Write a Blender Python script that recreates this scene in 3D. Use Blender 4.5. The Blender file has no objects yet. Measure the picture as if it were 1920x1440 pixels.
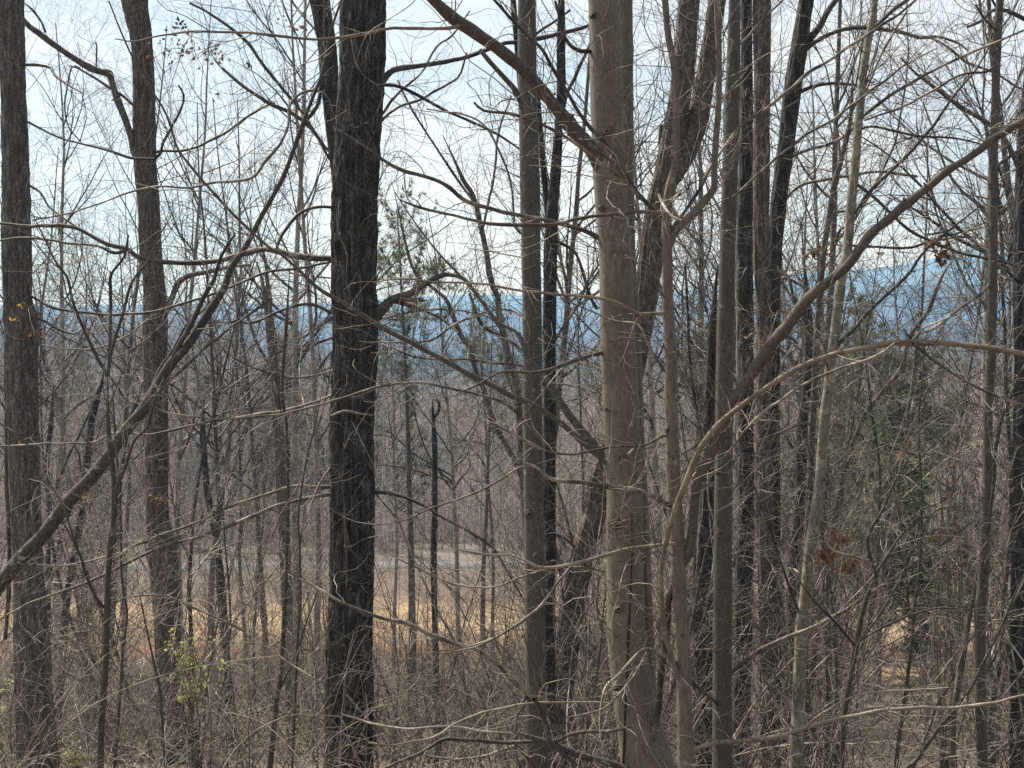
import bpy, math, random
import numpy as np
from mathutils import Vector, Euler

S = bpy.context.scene
COL = S.collection
R = math.radians
rng = np.random.default_rng(11)

# ------------------------------------------------------------------ camera
F = 2638.0                      # focal length in photo pixels (photo 1920 wide)
CAMZ = 1.7
TILT = math.atan(120.0 / F)     # looks slightly down, horizon at row 600
cam_d = bpy.data.cameras.new("camera")
cam_d.sensor_width = 36.0
cam_d.lens = 36.0 * F / 1920.0
cam_d.clip_start = 0.1
cam_d.clip_end = 60000.0
cam = bpy.data.objects.new("camera", cam_d)
COL.objects.link(cam)
cam.location = (0, 0, CAMZ)
cam.rotation_euler = (math.pi / 2 - TILT, 0, 0)
S.camera = cam

# ------------------------------------------------------------------ sky, sun, exposure
SUN_EL, SUN_AZ = 50.0, -48.0    # sun ahead of the camera and to the left (azimuth from +Y, positive to the right)
w = bpy.data.worlds.new("World")
S.world = w
w.use_nodes = True
nt = w.node_tree
nt.nodes.clear()
out = nt.nodes.new("ShaderNodeOutputWorld")
bg = nt.nodes.new("ShaderNodeBackground")
sky = nt.nodes.new("ShaderNodeTexSky")
sky.sky_type = 'NISHITA'
sky.sun_disc = False
sky.sun_elevation = R(SUN_EL)
sky.sun_rotation = R(SUN_AZ)
sky.air_density = 1.0
sky.dust_density = 1.5
tc = nt.nodes.new("ShaderNodeTexCoord")
mp = nt.nodes.new("ShaderNodeMapping")
mp.inputs['Scale'].default_value = (1.0, 1.0, 2.6)
mp.inputs['Location'].default_value = (0.35, 0.2, 0.1)
n1 = nt.nodes.new("ShaderNodeTexNoise")
n1.inputs['Scale'].default_value = 5.5
n1.inputs['Detail'].default_value = 6
n1.inputs['Roughness'].default_value = 0.5
rp = nt.nodes.new("ShaderNodeValToRGB")
rp.color_ramp.elements[0].position = 0.34
rp.color_ramp.elements[0].color = (0.68, 0.68, 0.68, 1)
rp.color_ramp.elements[1].position = 0.60
rp.color_ramp.elements[1].color = (0.98, 0.98, 0.98, 1)
mx = nt.nodes.new("ShaderNodeMix")
mx.data_type = 'RGBA'
nt.links.new(tc.outputs['Generated'], mp.inputs[0])
nt.links.new(mp.outputs[0], n1.inputs['Vector'])
nt.links.new(n1.outputs['Fac'], rp.inputs[0])
nt.links.new(rp.outputs[0], mx.inputs['Factor'])
nt.links.new(sky.outputs[0], mx.inputs['A'])
# thin cloud: brightest round the sun, darker on the far side of the sky
vd = nt.nodes.new("ShaderNodeVectorMath"); vd.operation = 'DOT_PRODUCT'
nt.links.new(tc.outputs['Generated'], vd.inputs[0])
vd.inputs[1].default_value = (math.sin(R(SUN_AZ)) * math.cos(R(SUN_EL)), math.cos(R(SUN_AZ)) * math.cos(R(SUN_EL)), math.sin(R(SUN_EL)))
mr = nt.nodes.new("ShaderNodeMapRange")
mr.inputs[1].default_value = -0.35; mr.inputs[2].default_value = 0.45
mr.inputs[3].default_value = 0.28; mr.inputs[4].default_value = 1.0
nt.links.new(vd.outputs['Value'], mr.inputs[0])
cm = nt.nodes.new("ShaderNodeVectorMath"); cm.operation = 'SCALE'
cm.inputs[0].default_value = (7.35, 7.6, 7.5)
n2 = nt.nodes.new("ShaderNodeTexNoise")                 # soft streaks of thicker cloud
n2.inputs['Scale'].default_value = 3.6; n2.inputs['Detail'].default_value = 5; n2.inputs['Distortion'].default_value = 0.6
mp2 = nt.nodes.new("ShaderNodeMapping"); mp2.inputs['Scale'].default_value = (1.2, 1.2, 5.0); mp2.inputs['Rotation'].default_value = (0.12, 0.1, 0)
nt.links.new(tc.outputs['Generated'], mp2.inputs[0]); nt.links.new(mp2.outputs[0], n2.inputs['Vector'])
mr2 = nt.nodes.new("ShaderNodeMapRange"); mr2.inputs[1].default_value = 0.36; mr2.inputs[2].default_value = 0.64
mr2.inputs[3].default_value = 0.74; mr2.inputs[4].default_value = 1.06
nt.links.new(n2.outputs['Fac'], mr2.inputs[0])
mu = nt.nodes.new("ShaderNodeMath"); mu.operation = 'MULTIPLY'
nt.links.new(mr.outputs[0], mu.inputs[0]); nt.links.new(mr2.outputs[0], mu.inputs[1])
nt.links.new(mu.outputs[0], cm.inputs['Scale'])
nt.links.new(cm.outputs[0], mx.inputs['B'])
nt.links.new(mx.outputs['Result'], bg.inputs[0])
bg.inputs[1].default_value = 0.078
nt.links.new(bg.outputs[0], out.inputs[0])

sd = bpy.data.lights.new("sun", 'SUN')
sd.energy = 5.0
sd.angle = R(0.7)
sd.color = (1.0, 0.935, 0.84)
sun = bpy.data.objects.new("sun", sd)
COL.objects.link(sun)
# light travels along -Z of the lamp: aim it from the sun's direction
a = R(SUN_AZ); e = R(SUN_EL)
sdir = Vector((math.sin(a) * math.cos(e), math.cos(a) * math.cos(e), math.sin(e)))
sun.rotation_euler = sdir.to_track_quat('Z', 'Y').to_euler()
sun.location = sdir * 60

S.view_settings.view_transform = 'Standard'
S.view_settings.look = 'None'
S.view_settings.exposure = 0.76
S.view_settings.gamma = 1.0
S.view_settings.use_curve_mapping = False
S.render.engine = 'CYCLES'
cy = S.cycles
cy.max_bounces = 6
cy.diffuse_bounces = 3
cy.glossy_bounces = 1
cy.transmission_bounces = 2
cy.transparent_max_bounces = 8
cy.volume_bounces = 2
cy.use_denoising = False
cy.sample_clamp_indirect = 0.5
cy.sample_clamp_direct = 0.9
cy.caustics_reflective = False
cy.caustics_refractive = False
S.render.filter_size = 1.1

# ------------------------------------------------------------------ noise
def _hash(ix, iy, iz, seed):
    n = (ix * 374761393 + iy * 668265263 + iz * 2147483647 + seed * 1274126177) & 0xffffffff
    n = ((n ^ (n >> 13)) * 1274126177) & 0xffffffff
    n = (n ^ (n >> 16)) & 0xffff
    return n / 65535.0

def vnoise(x, y, z, seed=0):
    x = np.asarray(x, float); y = np.asarray(y, float) + 0 * x; z = np.asarray(z, float) + 0 * x
    ix = np.floor(x).astype(np.int64); iy = np.floor(y).astype(np.int64); iz = np.floor(z).astype(np.int64)
    fx = x - ix; fy = y - iy; fz = z - iz
    fx = fx * fx * (3 - 2 * fx); fy = fy * fy * (3 - 2 * fy); fz = fz * fz * (3 - 2 * fz)
    r = 0
    for dx in (0, 1):
        for dy in (0, 1):
            for dz in (0, 1):
                wgt = (fx if dx else 1 - fx) * (fy if dy else 1 - fy) * (fz if dz else 1 - fz)
                r = r + wgt * _hash(ix + dx, iy + dy, iz + dz, seed)
    return r * 2 - 1

def fbm(x, y, z=0.0, seed=0, octv=4):
    s = 0; amp = 0.5; f = 1.0
    for i in range(octv):
        s = s + amp * vnoise(np.asarray(x) * f, np.asarray(y) * f, np.asarray(z) * f, seed + i)
        f *= 2.03; amp *= 0.5
    return s

# ------------------------------------------------------------------ ground shape
GY = [-60, 0, 9, 14, 20, 30, 40, 46, 67, 76, 100, 150, 250, 500, 1000, 1600, 2500, 8000]
GZ = [4, 0, -1.5, -3.0, -4.7, -6.9, -8.5, -9.2, -9.2, -10.4, -14, -19, -23, -27, -27, -30, -32, -40]
RIDGES = [  # distance, width, {photo column: photo row of its crest}
    (1300, 220, [(-3000, 668), (300, 662), (700, 668), (1000, 672), (1250, 660), (1700, 640), (2200, 640), (5000, 660)]),
    (2000, 300, [(-3000, 640), (0, 628), (500, 622), (800, 634), (1100, 628), (1400, 622), (1920, 600), (5000, 630)]),
    (2800, 380, [(-3000, 600), (0, 596), (400, 590), (800, 590), (1100, 592), (1400, 580), (1560, 560), (1700, 536), (1900, 534), (2200, 540), (5000, 570)]),
    (3900, 450, [(-3000, 560), (0, 578), (300, 572), (560, 570), (760, 566), (960, 574), (1120, 566), (1400, 560), (1700, 540), (5000, 560)]),
    (5200, 560, [(-3000, 560), (600, 575), (760, 556), (900, 553), (1040, 556), (1200, 552), (1350, 534), (1500, 512), (1600, 505), (1700, 500), (1800, 474), (1890, 446), (1960, 440), (2100, 470), (2600, 520), (5000, 560)]),
]
def ground(x, y):
    x = np.asarray(x, float); y = np.asarray(y, float) + 0 * x; x = x + 0 * y
    z = np.interp(y, GY, GZ)
    flat = np.clip(np.maximum(46 - y, y - 67) / 6.0, 0, 1)
    z = z + flat * (0.25 * fbm(x * 0.25, y * 0.25, 0, 3, 3) + 0.05 * fbm(x * 2, y * 2, 0, 9, 2))
    far = np.clip((y - 120) / 300.0, 0, 1)
    z = z + far * 5.0 * fbm(x * 0.008, y * 0.008, 0, 5, 4)
    px = 960 + F * x / np.maximum(y, 100.0)
    for D, W, prof in RIDGES:
        cols = [c for c, _ in prof]; rows = [r for _, r in prof]
        top = CAMZ + (600 - np.interp(px, cols, rows)) / F * D
        base = np.interp(D, GY, GZ)
        yy = y + 0.35 * W * fbm(x / (W * 1.5), 0, 0, int(D), 3)
        g = np.exp(-((yy - D) / W) ** 2)
        hgt = top - base
        z = z + g * (hgt + 0.07 * np.abs(hgt) * fbm(x / (D * 0.02), y / (D * 0.02), 0, 77 + int(D), 4))
    return z

def gz(x, y):
    return float(ground(np.array([x]), np.array([y]))[0])

ct, st = math.cos(TILT), math.sin(TILT)
def P(px, py, Y):
    """world point seen in photo column px, row py, standing at world distance Y in front of the camera"""
    u = (px - 960.0) / F; v = (720.0 - py) / F
    dy = ct + v * st
    dz = -st + v * ct
    k = Y / dy
    return np.stack([u * k, np.asarray(Y) + 0 * k, CAMZ + dz * k], axis=-1)

# ------------------------------------------------------------------ materials
def new_mat(name):
    m = bpy.data.materials.new(name)
    m.use_nodes = True
    n = m.node_tree
    return m, n, n.nodes['Principled BSDF']

def link(n, a, b):
    n.links.new(a, b)

def ramp(n, src, stops):
    r = n.nodes.new("ShaderNodeValToRGB")
    el = r.color_ramp.elements
    el[0].position, el[0].color = stops[0][0], (*stops[0][1], 1)
    el[1].position, el[1].color = stops[-1][0], (*stops[-1][1], 1)
    for p, c in stops[1:-1]:
        q = el.new(p); q.color = (*c, 1)
    link(n, src, r.inputs[0])
    return r.outputs[0]

def noise(n, scale, detail=4, rough=0.55, vec=None, sc=None, coord='Object'):
    t = n.nodes.new("ShaderNodeTexCoord")
    src = t.outputs[coord]
    if sc:
        m = n.nodes.new("ShaderNodeMapping")
        m.inputs['Scale'].default_value = sc
        link(n, src, m.inputs[0]); src = m.outputs[0]
    x = n.nodes.new("ShaderNodeTexNoise")
    x.inputs['Scale'].default_value = scale
    x.inputs['Detail'].default_value = detail
    x.inputs['Roughness'].default_value = rough
    link(n, src, x.inputs['Vector'])
    return x.outputs['Fac']

def mix(n, fac, a, b, blend='MIX'):
    m = n.nodes.new("ShaderNodeMix"); m.data_type = 'RGBA'; m.blend_type = blend
    for s, v in ((m.inputs['Factor'], fac), (m.inputs['A'], a), (m.inputs['B'], b)):
        if hasattr(v, 'is_linked'): link(n, v, s)
        elif isinstance(v, (int, float)): s.default_value = v
        else: s.default_value = (*v, 1)
    return m.outputs['Result']

def bump(n, bsdf, src, strength, dist):
    b = n.nodes.new("ShaderNodeBump")
    b.inputs['Strength'].default_value = strength
    b.inputs['Distance'].default_value = dist
    link(n, src, b.inputs['Height']); link(n, b.outputs[0], bsdf.inputs['Normal'])

def bark_furrowed(name, dark, mid, light, moss=None, sc=1.0):
    m, n, b = new_mat(name)
    f = noise(n, 30 * sc, 5, 0.7, sc=(1, 1, 0.2))
    big = noise(n, 2.2, 3, 0.5)
    c = ramp(n, f, [(0.38, dark), (0.50, mid), (0.62, light)])
    fine = noise(n, 75 * sc, 4, 0.7, sc=(1, 1, 0.4))
    c = mix(n, ramp(n, fine, [(0.44, (0.9, 0.9, 0.9)), (0.52, (0, 0, 0))]), c, dark)
    c = mix(n, big, c, tuple(0.6 * x for x in mid))
    if moss:
        g = noise(n, 5, 5, 0.6)
        gm = ramp(n, g, [(0.56, (0, 0, 0)), (0.68, (0.7, 0.7, 0.7))])
        c = mix(n, gm, c, moss)
    link(n, c, b.inputs['Base Color'])
    b.inputs['Roughness'].default_value = 0.9
    b.inputs['Specular IOR Level'].default_value = 0.2
    bump(n, b, f, 0.9, 0.02)
    return m

def bark_smooth(name, base, dark, pale, lichen=0.66):
    m, n, b = new_mat(name)
    f = noise(n, 60, 5, 0.6, sc=(1, 1, 0.35))
    fib = noise(n, 90, 3, 0.6, sc=(1, 1, 0.06))
    big = noise(n, 6.0, 4, 0.6, sc=(1, 1, 0.7))
    c = ramp(n, f, [(0.28, dark), (0.52, base), (0.78, tuple(1.25 * x for x in base))])
    c = mix(n, ramp(n, big, [(0.35, (0, 0, 0)), (0.7, (0.65, 0.65, 0.65))]), c, tuple(0.62 * x for x in base))
    l1 = noise(n, 17, 3, 0.5)
    c = mix(n, ramp(n, l1, [(lichen, (0, 0, 0)), (lichen + 0.05, (0.6, 0.6, 0.6))]), c, pale)
    l2 = noise(n, 75, 2, 0.5)
    c = mix(n, ramp(n, l2, [(0.69, (0, 0, 0)), (0.73, (0.7, 0.7, 0.7))]), c, pale)
    l3 = noise(n, 33, 2, 0.5, sc=(1, 1, 2.2))
    c = mix(n, ramp(n, l3, [(0.70, (0, 0, 0)), (0.75, (0.8, 0.8, 0.8))]), c, tuple(0.5 * x for x in dark))
    link(n, c, b.inputs['Base Color'])
    b.inputs['Roughness'].default_value = 0.75
    b.inputs['Specular IOR Level'].default_value = 0.25
    bump(n, b, fib, 0.5, 0.006)
    return m

def twig_mat(name, c1, c2, c3, rough=0.62):
    m, n, b = new_mat(name)
    f = noise(n, 4.0, 5, 0.75)
    link(n, ramp(n, f, [(0.32, c1), (0.5, c2), (0.68, c3)]), b.inputs['Base Color'])
    b.inputs['Roughness'].default_value = rough
    b.inputs['Specular IOR Level'].default_value = 0.35
    return m

def leaf_mat(name, c1, c2, trans=0.35, scale=9):
    m, n, b = new_mat(name)
    f = noise(n, scale, 3, 0.6)
    c = ramp(n, f, [(0.35, c1), (0.65, c2)])
    link(n, c, b.inputs['Base Color'])
    b.inputs['Roughness'].default_value = 0.6
    t = n.nodes.new("ShaderNodeBsdfTranslucent")
    link(n, c, t.inputs[0])
    ms = n.nodes.new("ShaderNodeMixShader"); ms.inputs[0].default_value = trans
    o = n.nodes['Material Output']
    link(n, b.outputs[0], ms.inputs[1]); link(n, t.outputs[0], ms.inputs[2]); link(n, ms.outputs[0], o.inputs[0])
    return m

M = {
    'dark': bark_furrowed('dark furrowed bark', (0.013, 0.013, 0.013), (0.085, 0.08, 0.075), (0.26, 0.25, 0.235), (0.06, 0.066, 0.045)),
    'grey': bark_furrowed('grey furrowed bark', (0.03, 0.027, 0.025), (0.18, 0.163, 0.15), (0.42, 0.385, 0.35)),
    'red': bark_furrowed('reddish flaking bark', (0.027, 0.023, 0.02), (0.18, 0.155, 0.137), (0.42, 0.365, 0.32)),
    'char': bark_furrowed('blackish bark', (0.014, 0.014, 0.015), (0.07, 0.07, 0.073), (0.20, 0.20, 0.20), (0.045, 0.055, 0.03)),
    'smooth': bark_smooth('smooth grey brown bark', (0.195, 0.172, 0.142), (0.085, 0.073, 0.059), (0.34, 0.32, 0.28), 0.66),
    'smooth2': bark_smooth('smooth grey bark', (0.118, 0.108, 0.092), (0.05, 0.045, 0.038), (0.36, 0.35, 0.31)),
    'limb': bark_smooth('limb bark', (0.115, 0.101, 0.085), (0.05, 0.043, 0.036), (0.36, 0.34, 0.30), 0.7),
    'lichen': bark_smooth('lichened pale bark', (0.24, 0.225, 0.18), (0.08, 0.07, 0.055), (0.42, 0.42, 0.36), 0.54),
    'sap': bark_smooth('sapling bark', (0.088, 0.079, 0.067), (0.038, 0.034, 0.028), (0.30, 0.31, 0.27), 0.62),
    'vine': twig_mat('peeling tan bark', (0.07, 0.054, 0.042), (0.165, 0.132, 0.104), (0.32, 0.265, 0.21)),
    'twig': twig_mat('grey brown twig bark with painted highlights', (0.028, 0.024, 0.020), (0.105, 0.091, 0.076), (0.46, 0.41, 0.35)),  # noise from dark to pale puts shadow and sunlit highlights into the colour
    'twigdark': twig_mat('dark twig bark', (0.02, 0.018, 0.016), (0.055, 0.048, 0.042), (0.15, 0.135, 0.115)),
    'twigpale': twig_mat('pale dead twig wood', (0.10, 0.082, 0.065), (0.25, 0.215, 0.175), (0.46, 0.41, 0.345)),
    'brush': twig_mat('brush stem bark with painted highlights', (0.035, 0.030, 0.027), (0.20, 0.175, 0.156), (0.66, 0.60, 0.54)),  # pale stop stands for sunlit stems, dark stop for shaded ones
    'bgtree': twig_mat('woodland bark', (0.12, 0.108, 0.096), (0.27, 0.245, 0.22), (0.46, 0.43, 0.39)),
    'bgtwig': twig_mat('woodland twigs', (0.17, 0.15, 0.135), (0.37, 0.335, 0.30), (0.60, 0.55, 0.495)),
    'deadleaf': leaf_mat('dry brown leaf', (0.07, 0.04, 0.025), (0.22, 0.125, 0.075)),
    'redleaf': leaf_mat('red brown leaf', (0.15, 0.06, 0.032), (0.36, 0.165, 0.09)),
    'yellowleaf': leaf_mat('yellow leaf', (0.40, 0.22, 0.05), (0.62, 0.45, 0.12)),
    'green': leaf_mat('yellow green leaf', (0.34, 0.36, 0.12), (0.62, 0.62, 0.30), 0.45),
    'pine': leaf_mat('pine needles', (0.08, 0.12, 0.05), (0.22, 0.28, 0.13), 0.2, 3),
    'farpine': leaf_mat('far pine needles', (0.09, 0.13, 0.065), (0.21, 0.27, 0.14), 0.2, 0.4),
    'wood': twig_mat('exposed wood', (0.035, 0.025, 0.019), (0.11, 0.078, 0.058), (0.20, 0.15, 0.115)),
    'knot': twig_mat('knot scar', (0.03, 0.024, 0.02), (0.10, 0.08, 0.063), (0.18, 0.15, 0.12)),
    'seam': twig_mat('bark seam', (0.006, 0.005, 0.005), (0.015, 0.012, 0.010), (0.04, 0.03, 0.025)),
}
def straw_mat():
    m, n, b = new_mat('dry straw grass')
    f = noise(n, 1.1, 4, 0.6)
    link(n, ramp(n, f, [(0.3, (0.18, 0.12, 0.08)), (0.5, (0.33, 0.245, 0.16)), (0.7, (0.46, 0.37, 0.255))]), b.inputs['Base Color'])
    b.inputs['Roughness'].default_value = 0.8
    return m
M['straw'] = straw_mat()

# ------------------------------------------------------------------ mesh building
class MB:
    def __init__(self):
        self.v = []; self.q = []; self.mi = []; self.n = 0; self.t = []; self.tmi = []
    def add(self, v, q, mi=0):
        v = np.asarray(v, np.float64).reshape(-1, 3)
        q = np.asarray(q, np.int64)
        if q.shape[-1] == 4:
            self.q.append(q.reshape(-1, 4) + self.n); self.mi.append(np.full(len(self.q[-1]), mi))
        else:
            self.t.append(q.reshape(-1, 3) + self.n); self.tmi.append(np.full(len(self.t[-1]), mi))
        self.v.append(v); self.n += len(v)
    def tubes(self, pts, rad, sides=3, mi=0):
        """pts (N,K,3), rad (N,K)"""
        pts = np.asarray(pts, float); rad = np.asarray(rad, float)
        N, K, _ = pts.shape
        if N == 0: return
        t = np.gradient(pts, axis=1)
        t /= np.linalg.norm(t, axis=2, keepdims=True) + 1e-12
        m = t.mean(axis=1)
        ax = np.argmin(np.abs(m), axis=1)
        ref = np.zeros((N, 3)); ref[np.arange(N), ax] = 1
        u = np.cross(t, ref[:, None, :]); u /= np.linalg.norm(u, axis=2, keepdims=True) + 1e-12
        v = np.cross(t, u)
        an = np.arange(sides) * 2 * math.pi / sides
        ring = (u[:, :, None, :] * np.cos(an)[None, None, :, None] + v[:, :, None, :] * np.sin(an)[None, None, :, None])
        V = pts[:, :, None, :] + ring * rad[:, :, None, None]
        idx = np.arange(N * K * sides).reshape(N, K, sides)
        a_ = idx[:, :-1, :]; b_ = np.roll(idx, -1, axis=2)[:, :-1, :]
        c_ = np.roll(idx, -1, axis=2)[:, 1:, :]; d_ = idx[:, 1:, :]
        Q = np.stack([a_, b_, c_, d_], axis=-1)
        self.add(V, Q, mi)
    def build(self, name, mats, parent=None, origin=(0, 0, 0), smooth=True):
        V = np.concatenate(self.v) - np.asarray(origin) if self.v else np.zeros((0, 3))
        Q = np.concatenate(self.q) if self.q else np.zeros((0, 4), np.int64)
        T = np.concatenate(self.t) if self.t else np.zeros((0, 3), np.int64)
        mi = np.concatenate(self.mi + self.tmi) if (self.mi or self.tmi) else np.zeros(0)
        me = bpy.data.meshes.new(name)
        me.vertices.add(len(V)); me.vertices.foreach_set('co', V.astype(np.float32).ravel())
        nl = len(Q) * 4 + len(T) * 3
        me.loops.add(nl)
        me.loops.foreach_set('vertex_index', np.concatenate([Q.ravel(), T.ravel()]).astype(np.int32))
        me.polygons.add(len(Q) + len(T))
        ls = np.concatenate([np.arange(len(Q)) * 4, len(Q) * 4 + np.arange(len(T)) * 3])
        me.polygons.foreach_set('loop_start', ls.astype(np.int32))
        me.polygons.foreach_set('material_index', mi.astype(np.int32))
        me.polygons.foreach_set('use_smooth', np.full(len(Q) + len(T), smooth))
        me.update(calc_edges=True)
        for m in (mats if isinstance(mats, (list, tuple)) else [mats]):
            me.materials.append(m)
        o = bpy.data.objects.new(name, me)
        COL.objects.link(o)
        if parent is not None:
            o.parent = parent
        else:
            o.location = origin
        return o

def tag(o, label=None, cat=None, group=None, kind=None):
    if label: o['label'] = label
    if cat: o['category'] = cat
    if group: o['group'] = group
    if kind: o['kind'] = kind
    return o

def empty(name, loc):
    o = bpy.data.objects.new(name, None)
    o.empty_display_size = 0.2
    COL.objects.link(o); o.location = loc
    return o

def copy_tree(o, parent=None):
    c = o.copy(); COL.objects.link(c)
    if parent is not None: c.parent = parent
    for ch in [x for x in KIDS.get(o.name, [])]:
        copy_tree(ch, c)
    return c
KIDS = {}

# ------------------------------------------------------------------ procedural growth
def unit(v):
    return v / (np.linalg.norm(v, axis=-1, keepdims=True) + 1e-12)

def grow(g, start, d, L, r0, K=6, curl=0.25, jit=0.12, trop=(0, 0, 0.05), tip=0.25):
    N = len(start)
    pts = np.zeros((N, K, 3)); pts[:, 0] = start
    d = unit(d)
    bend = g.normal(0, curl, (N, 3))
    trop = np.asarray(trop)
    step = (L / (K - 1))[:, None]
    for k in range(1, K):
        pts[:, k] = pts[:, k - 1] + d * step
        d = unit(d + bend + g.normal(0, jit, (N, 3)) + trop)
    s = np.linspace(0, 1, K)[None, :]
    rad = r0[:, None] * (1 - (1 - tip) * s)
    return pts, rad

def spawn(g, pts, rad, M_, tmin=0.2, tmax=1.0, ang=0.8, sd=0.2, flat=0.0):
    """pick M_ places along the parent branches and a direction leaving each"""
    N, K, _ = pts.shape
    seg = np.linalg.norm(np.diff(pts, axis=1), axis=2).sum(axis=1)
    i = g.choice(N, M_, p=seg / seg.sum())
    t = (tmin + (tmax - tmin) * g.random(M_)) * (K - 1)
    k = np.minimum(t.astype(int), K - 2); f = (t - k)[:, None]
    a_ = pts[i, k]; b_ = pts[i, k + 1]
    st_ = a_ * (1 - f) + b_ * f
    tg = unit(b_ - a_)
    rr = rad[i, k] * (1 - f[:, 0]) + rad[i, k + 1] * f[:, 0]
    rv = g.normal(0, 1, (M_, 3))
    rv[:, 2] *= (1 - flat)
    side = unit(np.cross(tg, np.cross(rv, tg)))
    an = g.normal(ang, sd, M_)[:, None]
    d = tg * np.cos(an) + side * np.sin(an)
    return st_, d, rr, i, t / (K - 1)

# ------------------------------------------------------------------ traced trees of the foreground
def parse(s):
    pts = [[float(x) for x in p.split()] for p in s.split(',') if p.strip()]
    n = len(pts)
    W = [p[2] if len(p) > 2 else None for p in pts]
    known = [i for i in range(n) if W[i] is not None]
    ws = np.interp(range(n), known, [W[i] for i in known])
    return np.array([[p[0], p[1]] for p in pts]), ws

def resample(xy, ws, step=9.0):
    """Catmull-Rom through the traced points"""
    n = len(xy)
    if n == 2:
        xy = np.array([xy[0], (xy[0] + xy[1]) / 2, xy[1]]); ws = np.array([ws[0], ws.mean(), ws[1]]); n = 3
    e0 = 2 * xy[0] - xy[1]; e1 = 2 * xy[-1] - xy[-2]
    q = np.vstack([e0, xy, e1])
    outp, outw = [], []
    for i in range(n - 1):
        p0, p1, p2, p3 = q[i], q[i + 1], q[i + 2], q[i + 3]
        m = max(2, int(np.linalg.norm(p2 - p1) / step))
        for j in range(m):
            t = j / m
            outp.append(0.5 * ((2 * p1) + (p2 - p0) * t + (2 * p0 - 5 * p1 + 4 * p2 - p3) * t * t + (3 * p1 - p0 - 3 * p2 + p3) * t ** 3))
            outw.append(ws[i] * (1 - t) + ws[i + 1] * t)
    outp.append(xy[-1]); outw.append(ws[-1])
    return np.array(outp), np.array(outw)

def lumpy_tube(mb, pts, rad, sides, seed, rough, kind, mi=0):
    """one trunk with real relief: furrowed plates or shallow swellings"""
    K = len(pts)
    t = unit(np.gradient(pts, axis=0))
    ref = np.array([1.0, 0.0, 0.0]) if abs(t[:, 0].mean()) < 0.8 else np.array([0, 1.0, 0])
    u = unit(np.cross(t, ref)); v = np.cross(t, u)
    an = np.arange(sides) * 2 * math.pi / sides
    s = np.concatenate([[0], np.cumsum(np.linalg.norm(np.diff(pts, axis=0), axis=1))])
    A, Sg = np.meshgrid(an, s)
    rr = rad[:, None] * np.ones_like(A)
    cx = np.cos(A) * rr; cy_ = np.sin(A) * rr
    if kind == 'furrow':
        f1 = 1 - np.abs(vnoise(cx * 34 + 3, cy_ * 34, Sg * 3.4, seed)) * 2
        f2 = 1 - np.abs(vnoise(cx * 70, cy_ * 70 + 5, Sg * 8, seed + 7)) * 2
        d = rough * (0.7 * f1 + 0.35 * f2) + 0.5 * rough * vnoise(cx * 5, cy_ * 5, Sg * 1.7, seed + 3)
        disp = d * 0.14 * np.minimum(rr, 0.2)
    else:
        disp = rr * (0.05 * rough * vnoise(cx * 7, cy_ * 7, Sg * 2.3, seed) + 0.025 * rough * vnoise(cx * 25, cy_ * 25, Sg * 9, seed + 2))
    r2 = rr + disp
    ring = u[:, None, :] * np.cos(A)[..., None] + v[:, None, :] * np.sin(A)[..., None]
    V = pts[:, None, :] + ring * r2[..., None]
    idx = np.arange(K * sides).reshape(K, sides)
    a_ = idx[:-1]; b_ = np.roll(idx, -1, axis=1)[:-1]; c_ = np.roll(idx, -1, axis=1)[1:]; d_ = idx[1:]
    mb.add(V, np.stack([a_, b_, c_, d_], axis=-1), mi)

def to_world(xy, ws, Y):
    pts = P(xy[:, 0], xy[:, 1], Y)
    return pts, ws * Y / F / 2

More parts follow.
